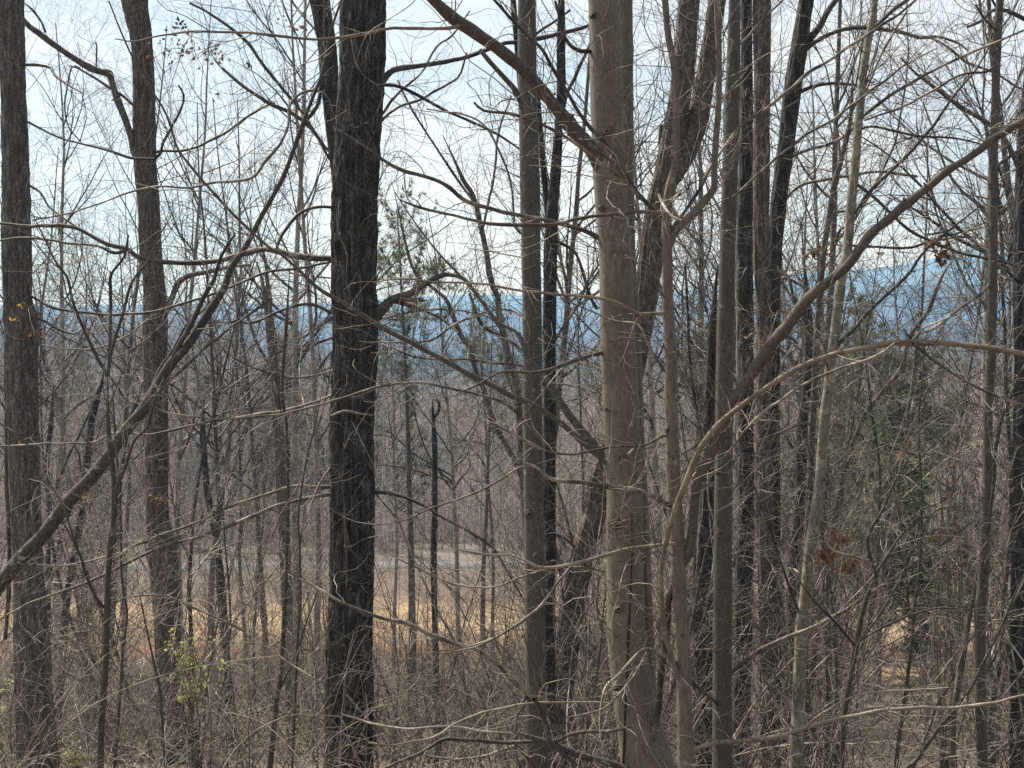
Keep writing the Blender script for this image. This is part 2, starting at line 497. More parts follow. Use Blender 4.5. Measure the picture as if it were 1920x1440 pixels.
TW = {}
def traced_tree(name, label, Y, bark, trunks, branches=(), twig='twig', cat='tree', furrow=None, dens=1.0,
                crown=True, leaves=(), twlen=1.0, group=None, rough=1.0, seed=1, anchor=True, part='branch', lean=0.0):
    """trunks: traced stems, first one rooted in the ground.  branches: (depth change at the tip, trace[, bark])"""
    g = np.random.default_rng(seed * 7 + 1)
    if furrow is None: furrow = bark in ('dark', 'grey', 'red', 'char')
    allp = []
    root = None
    for ti, tr in enumerate(trunks):
        dY = 0.0
        if isinstance(tr, tuple): dY, tr = tr
        xy, ws = parse(tr)                      # from the foot upwards
        xy, ws = resample(xy, ws, 8.0)
        n = len(xy)
        Yv = Y + dY * np.linspace(0, 1, n) + lean * np.linspace(0, 1, n)
        pts, rad = to_world(xy, ws, Yv)
        if (ti == 0 and anchor) or xy[0][1] > 1370:
            # continue down into the ground
            d = unit(pts[0] - pts[min(12, n - 1)]); d[2] = min(d[2], -0.55); d = unit(d)
            ext = []; p = pts[0].copy(); r = rad[0]; er = []
            for k in range(400):
                p = p + d * 0.1
                r *= 1.012 if len(ext) < 30 else 1.0
                ext.append(p.copy()); er.append(r)
                if p[2] < gz(p[0], p[1]) - 0.25: break
                d = unit(d + np.array([0, 0, -0.03]))
            pts = np.vstack([np.array(ext)[::-1], pts]); rad = np.concatenate([np.array(er)[::-1], rad])
        if xy[-1][1] < 12 and crown:            # runs out of the picture: carry on upwards
            d = unit(pts[-1] - pts[-14]); d[2] = max(d[2], 0.5); d = unit(d)
            p = pts[-1].copy(); r = rad[-1]; ex = []; er = []
            m = 42
            for k in range(m):
                p = p + d * 0.13; r *= 0.965
                d = unit(d + g.normal(0, 0.02, 3))
                ex.append(p.copy()); er.append(r)
            ex = np.array(ex); er = np.array(er)
            pts = np.vstack([pts, ex]); rad = np.concatenate([rad, er])
            # limbs of the crown above the picture
            e3, r3 = ex[None], er[None]
            st_, d_, rr, _, tt = spawn(g, e3, r3, 12, 0.1, 1.0, 0.9, 0.2)
            l1, q1 = grow(g, st_, d_, g.uniform(0.9, 2.4, 12), np.minimum(rr * 0.55, 0.03), 9, 0.06, 0.07, (0, 0, 0.06), 0.2)
            allp.append(('crown', l1, q1))
            st_, d_, rr, _, tt = spawn(g, l1, q1, 110, 0.1, 1.0, 0.8, 0.2)
            l2, q2 = grow(g, st_, d_, g.uniform(0.3, 0.9, 110), rr * 0.5, 6, 0.1, 0.1, (0, 0, 0.04), 0.3)
            allp.append(('crown', l2, q2))
        if xy[-1][1] > 12 and ws[-1] < 24:          # ends inside the picture: draw out to a tip
            m_ = max(3, int(n * 0.16)); rad[-m_:] *= np.linspace(1, 0.18, m_)
        if root is None:
            base = pts[0].copy() if anchor else pts[0].copy()
            root = empty(name, base)
            tag(root, label, cat, group)
        # rings must not be too long for the relief
        mb = MB()
        w0 = float(np.mean(ws))
        sides = int(np.clip(w0 * (2.2 if furrow else 1.2), 8, 110))
        if furrow and w0 > 14:
            K2 = int(len(pts) * 2.2)
            s = np.linspace(0, len(pts) - 1, K2)
            pts2 = np.stack([np.interp(s, np.arange(len(pts)), pts[:, c]) for c in range(3)], 1)
            rad2 = np.interp(s, np.arange(len(pts)), rad)
            lumpy_tube(mb, pts2, rad2, sides, seed * 13 + ti, rough, 'furrow')
        else:
            lumpy_tube(mb, pts, rad, sides, seed * 13 + ti, rough, 'smooth')
        mb.build('trunk', M[bark], root, base)
        if w0 < 26: allp.append(('twig', pts[None], rad[None]))
    for bi, b in enumerate(branches):
        dY, tr = b[0], b[1]
        bm = M[b[2]] if len(b) > 2 else M[bark] if not furrow else M[twig]
        Ys = b[3] if len(b) > 3 else Y
        xy, ws = parse(tr)
        xy, ws = resample(xy, ws, 9.0)
        n = len(xy)
        s = np.linspace(0, 1, n)
        Yv = Ys + dY * s + 0.10 * np.sin(s * 5 + bi) * s
        wob = ((fbm(s * n * 0.16, bi * 7.0, 0, seed, 3) * 1.3 + vnoise(s * n * 0.55, bi * 3.0, 5, seed) * 0.35) * np.minimum(1, s * 6))[:, None] * np.array([[1.4, 2.0]])
        pts, rad = to_world(xy + wob, ws * (1 + 0.10 * vnoise(s * n * 0.35, bi, 0, seed)), Yv)
        rad = np.maximum(rad, 0.0012)
        mb = MB()
        if ws.max() > 9:
            k2 = np.linspace(0, len(pts) - 1, int(len(pts) * 1.5))
            p2 = np.stack([np.interp(k2, np.arange(len(pts)), pts[:, c]) for c in range(3)], 1)
            r2_ = np.interp(k2, np.arange(len(pts)), rad)
            nodes = g.random(len(p2)) < 0.035
            sw = np.convolve(nodes.astype(float), [0.4, 1, 0.6, 0.25], 'same')
            lumpy_tube(mb, p2, r2_ * (1 + 0.16 * sw), 14, seed * 31 + bi, 2.2, 'smooth')
            q_ = np.nonzero(nodes)[0]; q_ = q_[(q_ > 4) & (q_ < len(p2) - 4)]
            if len(q_):
                tg_ = unit(p2[q_ + 1] - p2[q_ - 1])
                dd_ = unit(np.cross(tg_, g.normal(0, 1, (len(q_), 3))) + tg_ * 0.5)
                sa, sb_ = grow(g, p2[q_], dd_, r2_[q_] * g.uniform(1.4, 3.2, len(q_)), r2_[q_] * 0.4, 4, 0.1, 0.15, (0, 0, 0), 0.5)
                mb.tubes(sa, sb_, 6)
        else:
            mb.tubes(pts[None], rad[None], 9 if ws.max() > 6 else 6)
        mb.build(part, bm, root, base)
        allp.append(('twig', pts[None], rad[None]))
    # twigs: one part
    mb = MB()
    for kind, pt, ra in allp:
        if kind == 'crown':
            mb.tubes(pt, ra, 4); continue
        Ltot = np.linalg.norm(np.diff(pt[0], axis=0), axis=1).sum()
        n1_ = max(2, int(Ltot * 7.0 * dens))
        st_, d_, rr, _, tt = spawn(g, pt, ra, n1_, 0.05, 1.0, 0.85, 0.25)
        L = g.uniform(0.18, 1.05, n1_) * twlen * (1.1 - 0.5 * tt)
        r_ = np.clip(rr * 0.5, 0.0011, 0.0032)
        a1, b1 = grow(g, st_, d_, L, r_, 11, 0.14, 0.19, (0, 0, 0.04), 0.4)
        mb.tubes(a1, b1, 4)
        n2_ = int(n1_ * 3.0)
        st_, d_, rr, _, tt = spawn(g, a1, b1, n2_, 0.15, 1.0, 0.8, 0.2)
        a2, b2 = grow(g, st_, d_, g.uniform(0.06, 0.34, n2_) * twlen, np.maximum(rr * 0.7, 0.0009), 6, 0.12, 0.13, (0, 0, 0.03), 0.6)
        mb.tubes(a2, b2, 3)
    if mb.n:
        o = mb.build('crown', M[twig], root, base)
    for lf in leaves:
        leaf_cluster(g, root, base, *lf)
    return root, base

def leaf_quads(mb, g, c, size, spread, n, mi=0, droop=0.5):
    c = np.asarray(c)
    p = c + g.normal(0, 1, (n, 3)) * np.asarray(spread)
    d = unit(g.normal(0, 1, (n, 3)) + np.array([0, 0, -droop]))
    s = unit(np.cross(d, g.normal(0, 1, (n, 3))))
    nr = np.cross(d, s)
    L = size * g.uniform(0.6, 1.3, n)[:, None]
    w_ = L * 0.30
    v0 = p; v1 = p + d * L * 0.45 + s * w_ + nr * w_ * 0.5; v2 = p + d * L * (1.0) + nr * w_ * 0.4; v3 = p + d * L * 0.45 - s * w_ + nr * w_ * 0.5
    vm = p + d * L * 0.5
    V = np.stack([v0, v1, v2, v3, vm], 1)
    i = np.arange(n)[:, None] * 5
    T = np.concatenate([i + np.array([[0, 1, 4]]), i + np.array([[1, 2, 4]]), i + np.array([[0, 4, 3]]), i + np.array([[4, 2, 3]])])
    mb.add(V, T, mi)
    return p

def leaf_cluster(g, root, base, px, py, Y, wpx, hpx, n, size, mat='deadleaf'):
    """dried leaves still hanging, on short stalks"""
    c = P(px, py, Y)
    mb = MB()
    sp = (wpx * Y / F / 2.4, wpx * Y / F / 2.6, hpx * Y / F / 2.4)
    leaf_quads(mb, g, c, size, sp, n)
    mb.build('dead_leaves' if mat != 'pine' else 'needles', M[mat], root, base, smooth=False)
    k = max(6, n // 8)
    st_ = c + g.normal(0, 1, (k, 3)) * np.array(sp) * 0.6
    a1, b1 = grow(g, st_, g.normal(0, 1, (k, 3)), g.uniform(0.05, 0.2, k), np.full(k, 0.0013), 6, 0.15, 0.2, (0, 0, 0), 0.6)
    tb = MB(); tb.tubes(a1, b1, 3); tb.build('leaf_stalks', M['twig'], root, base)

def knot(root, base, px, py, Y, wpx, hpx, r_trunk, style='eye', seed=0):
    """a branch scar on the trunk's near face: dark lens with a raised brow"""
    g = np.random.default_rng(seed + 100)
    c = P(px, py, Y - r_trunk * 0.985)
    sx = wpx * Y / F / 2 * 0.82; sz = hpx * Y / F / 2 * 0.78
    tilt = g.uniform(-0.35, 0.35)
    mb = MB()
    n, m = 24, 7
    A = np.linspace(0, 2 * math.pi, n, endpoint=False)
    V = []
    for j in range(m):
        t = j / (m - 1)
        rr = t * (1 + 0.12 * vnoise(np.cos(A) * 2, np.sin(A) * 2, j * 0.4, seed))
        prof = (0.010 * math.sin(t * math.pi) * (1 if style != 'hole' else 1.5) - (0.006 if t < 0.3 else 0)) * (sx / 0.03)
        x = c[0] + sx * rr * np.cos(A)
        z = c[2] + sz * rr * np.sin(A) + tilt * (x - c[0])
        # wrap round the trunk
        off = np.clip(np.abs(x - c[0]) / max(r_trunk, 1e-3), 0, 0.95)
        y = c[1] + r_trunk * (1 - np.sqrt(1 - off ** 2)) - prof + (0.004 if j == m - 1 else 0)
        V.append(np.stack([x, y, z], 1))
    V = np.array(V)
    idx = np.arange(m * n).reshape(m, n)
    a_ = idx[:-1]; b_ = np.roll(idx, -1, 1)[:-1]; c_ = np.roll(idx, -1, 1)[1:]; d_ = idx[1:]
    mb.add(V, np.stack([a_, b_, c_, d_], -1))
    # brow ridge: an arched welt over the scar
    B = np.linspace(math.pi * 0.02, math.pi * 0.98, 12)
    x = c[0] + sx * 1.35 * np.cos(B); z = c[2] + sz * 1.25 * np.sin(B) - sz * 0.15 + tilt * (x - c[0])
    off = np.clip(np.abs(x - c[0]) / r_trunk, 0, 0.95)
    y = c[1] + r_trunk * (1 - np.sqrt(1 - off ** 2))
    mb.tubes(np.stack([x, y, z], 1)[None], (0.0023 * (0.3 + np.sin(B)) * (sx / 0.03))[None], 6)
    mb.build('knot', M['knot'], root, base)

HAZE = 0.00038
# ------------------------------------------------------------------ the traced trees (columns and rows of the photo, width, real distance)
def up(s):
    p = [q for q in s.split(',') if q.strip()]
    return ','.join(p if float(p[0].split()[1]) > float(p[-1].split()[1]) else p[::-1])

# big smooth trunk right of centre, with the forked second stem behind it
QY = 8.0
r, b = traced_tree('smooth_bark_tree', 'thickest smooth tan grey trunk with burls and a long black seam, flaring at the foot', QY, 'smooth',
    [up('1131 0 58,1137 160 61,1142 320 62,1154 480 65,1160 640 66,1166 800 68,1171 960 70,1173 1120 71,1175 1200 71,1184 1280 76,1198 1360 86,1216 1440 104'),
     (0.35, up('1172 0 27,1176 320 25,1180 480 24,1190 640 25,1196 800 24,1205 960 23,1212 1120 23,1219 1300 24,1226 1400 26'))],
    [(-1.0, '1135 330 27,1107 277 28,1083 250 27,1047 207 26,1010 163 26,973 123 25,933 90 24,893 63 24,853 37 23,813 0 21,780 -40 19,730 -110 14', 'smooth2'),
     (-0.3, '980 205 9,968 172 11,945 145 10,922 120 9,900 93 8', 'smooth2', QY - .5),
     (-0.6, '862 48 7,840 53 7,790 54 6,740 54 6,700 60 6,660 66 6,640 70 6,600 73 5,560 71,500 65 5,440 60,380 59 4,330 61,290 68 3,250 77 3,215 72 2', 'vine', QY - .75),
     (-0.6, '1150 875 14,1130 860 13,1090 827 12,1063 803 11,1033 780 11,993 757 11,960 743 10,917 720 10,880 703 10,847 683 10,807 662 9,767 640 9,720 617 8,683 593 8,640 565 7,600 543 7,567 513 6,530 480 6,500 460 5,433 397 5,390 350 5,360 315 5,333 277 4,313 217 4,287 173 4,253 117 3,227 60 3,203 0 3', 'smooth2'),
     (0.5, '1150 875 20,1118 842 15,1090 807 15,1063 773 14,1040 737 14,1010 697 13,987 667 12,973 627 8,937 605 6,915 580 5,883 540 5,855 508 5,827 480 4,780 420 3,740 360 2', 'smooth2'),
     (-0.5, '1138 660 9,1127 662 8,1090 670 7,1050 687 7,1007 697 6,973 698 6,940 697 5,923 705 4,890 722 4,857 740 3', 'smooth2'),
     (-0.5, '1127 448 10,1117 443 9,1090 430 8,1040 417 7,973 403 8,923 393 8,873 377 8,840 350 8,807 335 7,757 320 7,730 307 6,710 293 5,675 268 4,633 243 3', 'twig'),
     (-0.4, '1112 95 9,1102 96 8,1090 96 8,1075 90 7,1060 72 7,1052 45 6,1046 20 5,1040 0 5', 'twigdark'),
     (-0.4, '1173 855 7,1182 848 6,1190 842 5', 'twigpale'),
     ], 'twig', seed=1, dens=0.9, rough=1.0)
rt = 33 * QY / F
knot(r, b, 1138, 246, QY, 22, 22, rt, seed=1); knot(r, b, 1128, 391, QY, 16, 15, rt, seed=2)
knot(r, b, 1139, 768, QY, 18, 12, rt, seed=3); knot(r, b, 1166, 856, QY, 30, 15, rt, seed=4)
knot(r, b, 1157, 984, QY, 34, 24, 35 * QY / F, seed=5); knot(r, b, 1160, 1142, QY, 28, 16, 35 * QY / F, seed=6)
knot(r, b, 1157, 1292, QY, 26, 14, 35 * QY / F, seed=7); knot(r, b, 1150, 472, QY, 10, 9, rt, seed=8); knot(r, b, 1176, 480, QY, 10, 16, rt, seed=9)
knot(r, b, 1112, 30, QY, 16, 14, rt * .9, seed=10)
xy, ws = resample(*parse('1181 900 1.0,1183 1027 2.2,1180 1120 2.4,1176 1200 3,1172 1300 4,1169 1380 5,1167 1440 6,1165 1500 6'), 8)
tx, tr_ = parse(up('1160 640 66,1166 800 68,1171 960 70,1173 1120 71,1175 1200 71,1184 1280 76,1198 1360 86,1216 1440 104,1216 1500 104'))
tc_x = np.interp(xy[:, 1], tx[::-1, 1], tx[::-1, 0]); tc_r = np.interp(xy[:, 1], tx[::-1, 1], tr_[::-1]) / 2
offp = np.clip((xy[:, 0] - tc_x) / tc_r, -0.97, 0.97)
Ys = QY - np.sqrt(1 - offp ** 2) * tc_r * QY / F * 0.995
mb = MB(); mb.tubes(P(xy[:, 0] + 2, xy[:, 1], Ys)[None], (ws * 1.1 * QY / F / 2)[None], 6); mb.build('bark_seam', M['seam'], r, b)

# smooth trunk left of it
OY = 8.8
r, b = traced_tree('smooth_bark_tree', 'straight smooth dark grey trunk with round black scars, just left of the thickest trunk', OY, 'smooth2',
    [up('988 0 33,989 160 35,993 320 37,996 480 37,998 640 37,999 800 38,1001 960 38,1003 1120 39,1005 1280 40,1007 1440 41')],
    [(-0.4, '999 815 7,987 800 7,973 777 6,940 753 6,890 737 6,840 727 5,790 718 5,723 723 5,673 737 5,633 750 4,567 767 4,500 780 4,400 785 3,317 773 3,250 745 2', 'twig'),
     (-0.3, '999 625 5,997 603 5,973 590 5,947 580 5,917 583 5,873 600 5,840 617 5,807 637 5,757 643 4,700 642 4,673 640 3', 'twig'),
     (-0.3, '1000 1322 8,1000 1313 8,980 1293 8,957 1270 8,930 1243 8,897 1220 8,853 1207 8,807 1190 8,763 1168 8,723 1160 7,680 1147 7,640 1130 6,593 1102 5,560 1085 3', 'twig'),
     (-0.2, '1005 1307 8,990 1307 7,978 1316 6,970 1340 4,968 1365 3,966 1410 3,978 1440 3', 'twigdark'),
     (-0.3, '1050 1168 3,1003 1132 5,1013 1137 5,987 1160 5,940 1190 4,890 1210 4,840 1220 3,773 1227 2', 'twig'),
     (-0.3, '992 690 4,960 683 5,923 682 5,873 673 5,807 673 4,767 667 4,733 650 3', 'twig'),
     (-0.4, '1004 880 6,990 878 5,973 877 4,930 905 4,880 930 4,813 953 4,760 975 3,700 985 2', 'twig'),
     (0.4, '985 440 5,966 425 5,957 340 4,930 270 4,905 232 4,870 215 3,800 205 3', 'twig')],
    seed=2)
for i, (kx, ky, kw, kh) in enumerate([(998, 136, 13, 14), (988, 243, 22, 26), (1003, 308, 10, 12), (990, 345, 7, 6), (993, 965, 24, 22), (1001, 1090, 12, 9), (1005, 1358, 15, 12), (1000, 500, 8, 5), (1010, 1260, 8, 8)]):
    knot(r, b, kx, ky, OY, kw, kh, 18.5 * OY / F, seed=20 + i)

# the trunk right of the sapling pair
WY = 9.0
r, b = traced_tree('smooth_bark_tree', 'straight smooth olive grey trunk crossed by the heavy diagonal limb and the tan arching limb', WY, 'smooth2',
    [up('1378 0 22,1374 160 28,1369 320 30,1364 480 31,1360 640 33,1358 800 33,1356 960 35,1355 1120 36,1354 1280 37,1355 1440 39')],
    [(-0.6, '1362 1275 9,1373 1260 8,1413 1227 8,1480 1193 8,1530 1173 8,1580 1147 8,1630 1113 7,1680 1080 6,1747 1033 5,1797 1000 4,1847 960 3', 'twig'),
     (-0.4, '1352 1330 6,1340 1315 6,1310 1290 6,1290 1270 4', 'twigdark'),
     (-0.3, '1350 1222 4,1330 1216 4,1300 1218 4,1270 1212 3', 'twigpale'),
     (0.6, '1370 1205 5,1390 1215 5,1413 1235 5,1440 1285 5,1460 1330 4', 'twigpale'),
     (0.3, '1371 350 6,1380 363 5,1430 320 5,1480 277 5,1513 253 5,1557 227 5,1597 197 5,1640 163 4,1700 120 3,1760 90 2', 'twig'),
     (-0.4, '1360 175 4,1340 200 5,1320 195 5,1300 188 4,1285 182 4', 'twigpale'),
     (0.4, '1380 90 5,1400 70 5,1440 25 4,1470 -5 4', 'twig')],
    seed=3)
for i, (kx, ky, kw, kh) in enumerate([(1364, 332, 20, 22), (1367, 436, 18, 18), (1352, 1002, 22, 24), (1357, 1425, 16, 12), (1371, 62, 7, 6), (1345, 888, 9, 9)]):
    knot(r, b, kx, ky, WY, kw, kh, 16 * WY / F, seed=40 + i)

# crooked sapling pair between them
VY = 7.6
r, b = traced_tree('crooked_tree', 'crooked smooth grey tree whose limbs sweep right, one heavy diagonal and one tan arching', VY, 'smooth',
    [up('1247 0 12,1253 67 12,1263 117 13,1267 167 14,1268 233 14,1267 300 15,1256 350 17,1252 383 18,1250 433 19,1251 480 20,1252 563 22,1257 647 23,1258 730 24,1260 797 25,1262 863 26,1265 947 27,1270 1010 28,1275 1127 27,1280 1200 27,1283 1300 28,1286 1440 31'),
     (0.0, '1252 470 12,1263 440 14,1280 420 15,1300 400 16,1327 370 15,1340 352 13,1339 330 12,1342 267 12,1347 200 11,1348 133 11,1347 67 11,1343 0 10')],
    [(0.5, '1262 1100 9,1253 1127 11,1250 1193 12,1241 1260 12,1237 1310 12,1232 1340 13,1225 1380 13,1215 1460 13,1208 1560 13,1200 1640 13', 'twigdark'),
     (-0.6, '1275 1065 16,1290 1040 18,1298 1000 18,1302 950 17,1310 897 18,1327 863 19,1347 820 20,1370 763 21,1393 727 21,1423 683 22,1453 637 22,1487 597 21,1520 557 21,1563 523 20,1597 488 19,1630 443 18,1673 407 17,1703 380 18,1740 353 15,1780 320 15,1820 293 14,1863 263 14,1920 227 13,1990 180 11,2080 110 8', 'limb'),
     (-1.0, '1245 405 9,1227 393 9,1210 378 9,1193 360 9,1170 325 8,1150 290 8,1130 263 8,1107 240 8,1083 207 7,1060 167 7,1033 123 7,1017 93 7,993 70 6,960 37 6,927 0 5,900 -30 3', 'twigdark'),
     (-0.9, '1200 372 7,1175 340 6,1150 305 6,1123 285 5,1100 265 5,1080 240 5,1053 207 4,1020 170 3', 'twig', VY - .25),
     (-0.8, '1195 365 6,1173 340 6,1123 303 6,1080 270 6,1043 247 6,1007 230 6,957 213 6,907 207 5,890 193 4', 'twig', VY - .3),
     (-0.7, '1255 402 7,1240 397 7,1173 398 7,1107 407 7,1040 420 7,973 423 7,907 418 6,840 402 5,783 388 5,750 375 3', 'twig'),
     (-0.6, '1258 590 8,1243 587 7,1197 587 7,1157 568 6,1107 557 6,1040 550 5,973 545 5,923 535 4,873 530 4,807 528 3,757 523 3,700 530 2', 'twigpale'),
     (-0.5, '1260 820 6,1243 817 6,1207 833 5,1157 837 5,1090 850 5,1057 852 4,1007 840 4,973 820 4,923 793 3', 'twig'),
     (-0.6, '1268 948 11,1250 945 10,1223 930 9,1190 920 9,1123 910 8,1073 903 8,1033 897 7,1007 877 5,985 868 3', 'twig'),
     (-0.6, '1290 1012 7,1270 1019 7,1247 1020 7,1190 1028 7,1133 1042 7,1073 1057 7,1017 1063 6,990 1053 5,957 1040 4,907 1038 4,857 1030 3,820 1010 2', 'twigpale'),
     (-0.5, '1070 1063 5,1040 1100 5,1013 1137 5,987 1160 5,940 1190 4,890 1212 4,840 1222 3,773 1227 2', 'twig', VY - .45),
     (0.2, '1137 1073 3,1090 1063 4,1040 1066 4,973 1083 4,923 1102 4,857 1097 4,813 1080 3,757 1053 3,700 1020 2', 'twig', VY - .3),
     (-0.4, '1275 1245 7,1257 1237 7,1237 1223 6,1207 1217 6,1187 1233 5,1160 1267 5,1137 1287 4,1128 1320 4,1125 1357 3,1126 1375 2', 'twig'),
     (-0.3, '1213 1223 4,1187 1267 4,1140 1323 4,1097 1340 3,1060 1345 2', 'twig', VY - .2),
     (-0.3, '1252 400 5,1275 412 4,1260 390 5', 'twigpale'),
     (-0.5, '1235 365 5,1244 385 6,1262 408 6,1280 415 6', 'twigpale'),
     (0.5, '1252 440 7,1270 415 7,1295 380 6,1313 353 6,1333 313 6,1360 273 6,1397 230 7,1440 203 7,1487 163 7,1520 133 7,1553 113 6,1600 83 6,1647 53 5,1687 27 5,1717 0 5', 'twig'),
     (-0.5, '1286 1418 10,1307 1403 8,1353 1393 8,1413 1387 8,1463 1377 8,1530 1357 8,1597 1343 7,1663 1332 7,1730 1327 7,1797 1327 6,1863 1317 6,1920 1303 5,2000 1290 4', 'twigpale'),
     (-0.2, '1510 1362 5,1560 1325 4,1620 1300 4,1700 1295 3,1780 1290 3', 'twigpale', 7.3),
     (-1.2, '1277 1275 8,1268 1262 9,1260 1233 9,1250 1200 9,1242 1150 9,1240 1110 9,1241 1060 9,1250 1017 10,1263 960 10,1280 917 11,1300 870 11,1320 830 11,1353 790 11,1390 760 11,1430 730 11,1480 700 11,1530 677 11,1580 660 11,1630 650 11,1680 643 11,1747 643 11,1813 647 11,1863 653 11,1920 664 11,1980 680 11,2080 720 9', 'vine'),
     (0.5, '1680 643 6,1640 668 5,1580 690 5,1513 717 5,1463 750 5,1423 780 5,1380 830 4,1350 870 3', 'twig', VY - 1.0),
     (0.3, '1712 644 6,1747 673 5,1797 707 5,1847 733 5,1920 760 4,2000 790 3', 'twig', VY - 1.0),
     (-0.2, '1708 640 4,1740 610 3,1790 590 3,1850 560 2', 'twig', VY - 1.05),
     (0.3, '1262 700 5,1245 695 4,1215 645 4,1197 610 3,1150 600 3,1090 575 3,1050 560 2', 'twig')],
    seed=4, dens=1.0)
for i, (kx, ky, kw, kh) in enumerate([(1253, 808, 16, 18), (1262, 858, 9, 12), (1280, 1192, 12, 12), (1290, 1035, 18, 20), (1275, 745, 6, 5)]):
    knot(r, b, kx, ky, VY, kw, kh, 12.5 * VY / F, seed=60 + i)

# dark oak left of centre
CY = 12.0
r, b = traced_tree('dark_oak', 'broad blackish trunk with deep vertical furrows, left of centre', CY, 'dark',
    [up('683 0 76,680 80 76,678 160 75,671 240 77,668 300 79,664 400 80,666 500 77,666 600 77,664 700 76,661 800 74,660 960 75,658 1120 80,656 1200 80,655 1300 83,654 1440 86')],
    [(0.8, '668 490 14,640 487 13,610 484 12,560 482 11,500 468 10,460 475 10,410 488 10,340 492 9,290 491 9,255 480 9,240 467 8,200 457 8,147 430 7,100 423 7,50 424 6,0 418 5,-60 420 4', 'twigdark'),
     (0.6, '240 468 7,215 475 6,180 460 5,130 455 5,60 445 5,0 450 4', 'twigdark', CY + .6),
     (-0.7, '700 600 22,722 575 18,737 562 15,767 553 13,800 533 11,827 517 10,847 515 9,870 523 8,893 550 6,915 585 5,940 620 4', 'twigdark'),
     (-0.5, '737 565 10,750 561 9,787 562 6,800 563 2', 'wood'),
     (-0.4, '735 560 12,780 575 8,830 600 5,860 625 3', 'twigdark'),
     (0.8, '705 172 14,715 160 12,720 150 12,737 133 12,767 125 11,807 120 10,853 113 9,903 98 8,947 80 8,973 78 8,1033 68 7,1100 50 6,1150 30 5', 'twigdark'),
     (0.6, '700 240 6,712 230 6,730 213 6,757 197 5,790 185 5,820 168 5,857 147 4,868 125 4,876 100 3', 'twig'),
     (0.5, '700 160 6,723 160 6,750 163 6,790 182 6,840 210 5,887 230 5,923 247 5,960 270 4,1000 300 3', 'twigdark'),
     (0.5, '700 235 5,717 213 5,740 180 5,790 137 4,820 87 4,847 67 4,880 20 3', 'twig'),
     (-0.4, '696 920 9,707 923 8,740 927 7,783 943 6,810 957 5,823 967 5,873 993 5,923 1027 4,960 1087 4,985 1130 3', 'twigdark'),
     (-0.5, '655 925 9,627 926 8,567 937 7,500 955 7,450 978 7,367 1007 6,300 1027 6,233 1057 6,183 1083 5,133 1103 5,50 1133 4,0 1160 3', 'twig'),
     (-0.5, '655 910 7,600 914 6,550 913 6,467 937 6,417 957 5,367 980 5,300 1003 5,213 1040 4,120 1060 3,33 1057 3', 'twig'),
     (-0.3, '640 588 7,623 587 6,583 570 6,533 580 5,480 603 5,433 603 4,383 607 3', 'twigdark'),
     (-0.3, '640 392 6,600 388 6,567 397 6,547 413 7,527 443 7,518 470 5', 'twigdark'),
     (-0.4, '645 685 4,583 707 4,533 707 4,467 687 4,417 653 3,393 613 3', 'twig'),
     (-0.3, '630 738 6,583 757 5,517 773 5,413 788 5,333 803 5,283 813 4,213 813 4,173 828 4,100 832 3,0 838 3', 'twig'),
     (0.0, '646 930 3,648 990 6,651 1060 7,652 1130 5,654 1190 6,652 1235 3', 'wood', CY - .178),
     (0.0, '660 1440 13,666 1400 12,672 1360 7', 'wood', CY - .205),
     (0.2, '655 1362 10,648 1352 10,643 1345 9', 'twigpale', CY - .2),
     (-0.3, '650 1302 5,680 1338 4,703 1360 4,757 1397 4,807 1417 5,857 1422 5,907 1418 5,957 1400 5,990 1392 5', 'twigpale', CY - .22),
     (-0.4, '640 1330 6,700 1357 5,757 1365 5,840 1363 5,907 1372 5,960 1377 5', 'twig', CY - .22),
     (-0.3, '640 855 5,600 905 4,570 980 3,550 1050 3', 'twigpale'),
     (0.1, '620 780 4,645 772 5,670 775 5,698 778 4', 'twigpale', CY - .3)],
    'twig', seed=6, dens=0.75, rough=1.15,
    leaves=[(735, 640, 11.7, 10, 10, 0, .05)][:0])

# upright thin trunk merging behind the oak
traced_tree('bare_oak', 'leaning dark trunk passing behind the broad blackish trunk near the top', 13.5, 'dark',
    [up('600 0 35,612 80 32,619 160 30,627 240 29,636 320 28,644 420 28,650 560 28,655 800 28')],
    [(-0.4, '612 120 8,600 170 8,593 200 8,567 240 8,533 327 7,493 400 8,460 463 9', 'twigdark'),
     (0.4, '635 280 6,617 283 6,600 263 6,580 237 7,547 213 7,510 197 8,483 180 7,450 157 6,417 128 5', 'twigdark'),
     (0.3, '632 310 5,617 297 5,593 253 6,560 203 6,527 163 6,490 117 6,467 83 6,433 53 6,390 23 5,357 7 4', 'twigdark'),
     (0.3, '615 170 4,600 170 5,567 173 5,543 197 5,540 233 5,527 267 6,500 300 6,470 333 6,400 343 5,350 353 4,300 350 4,250 360 4,200 377 3,133 397 3,60 413 3', 'twig'),
     (0.2, '590 55 4,560 20 4,540 -10 4', 'twig')],
    'twigdark', seed=7, dens=0.9, leaves=[(545, 45, 13.3, 50, 24, 16, .05)])

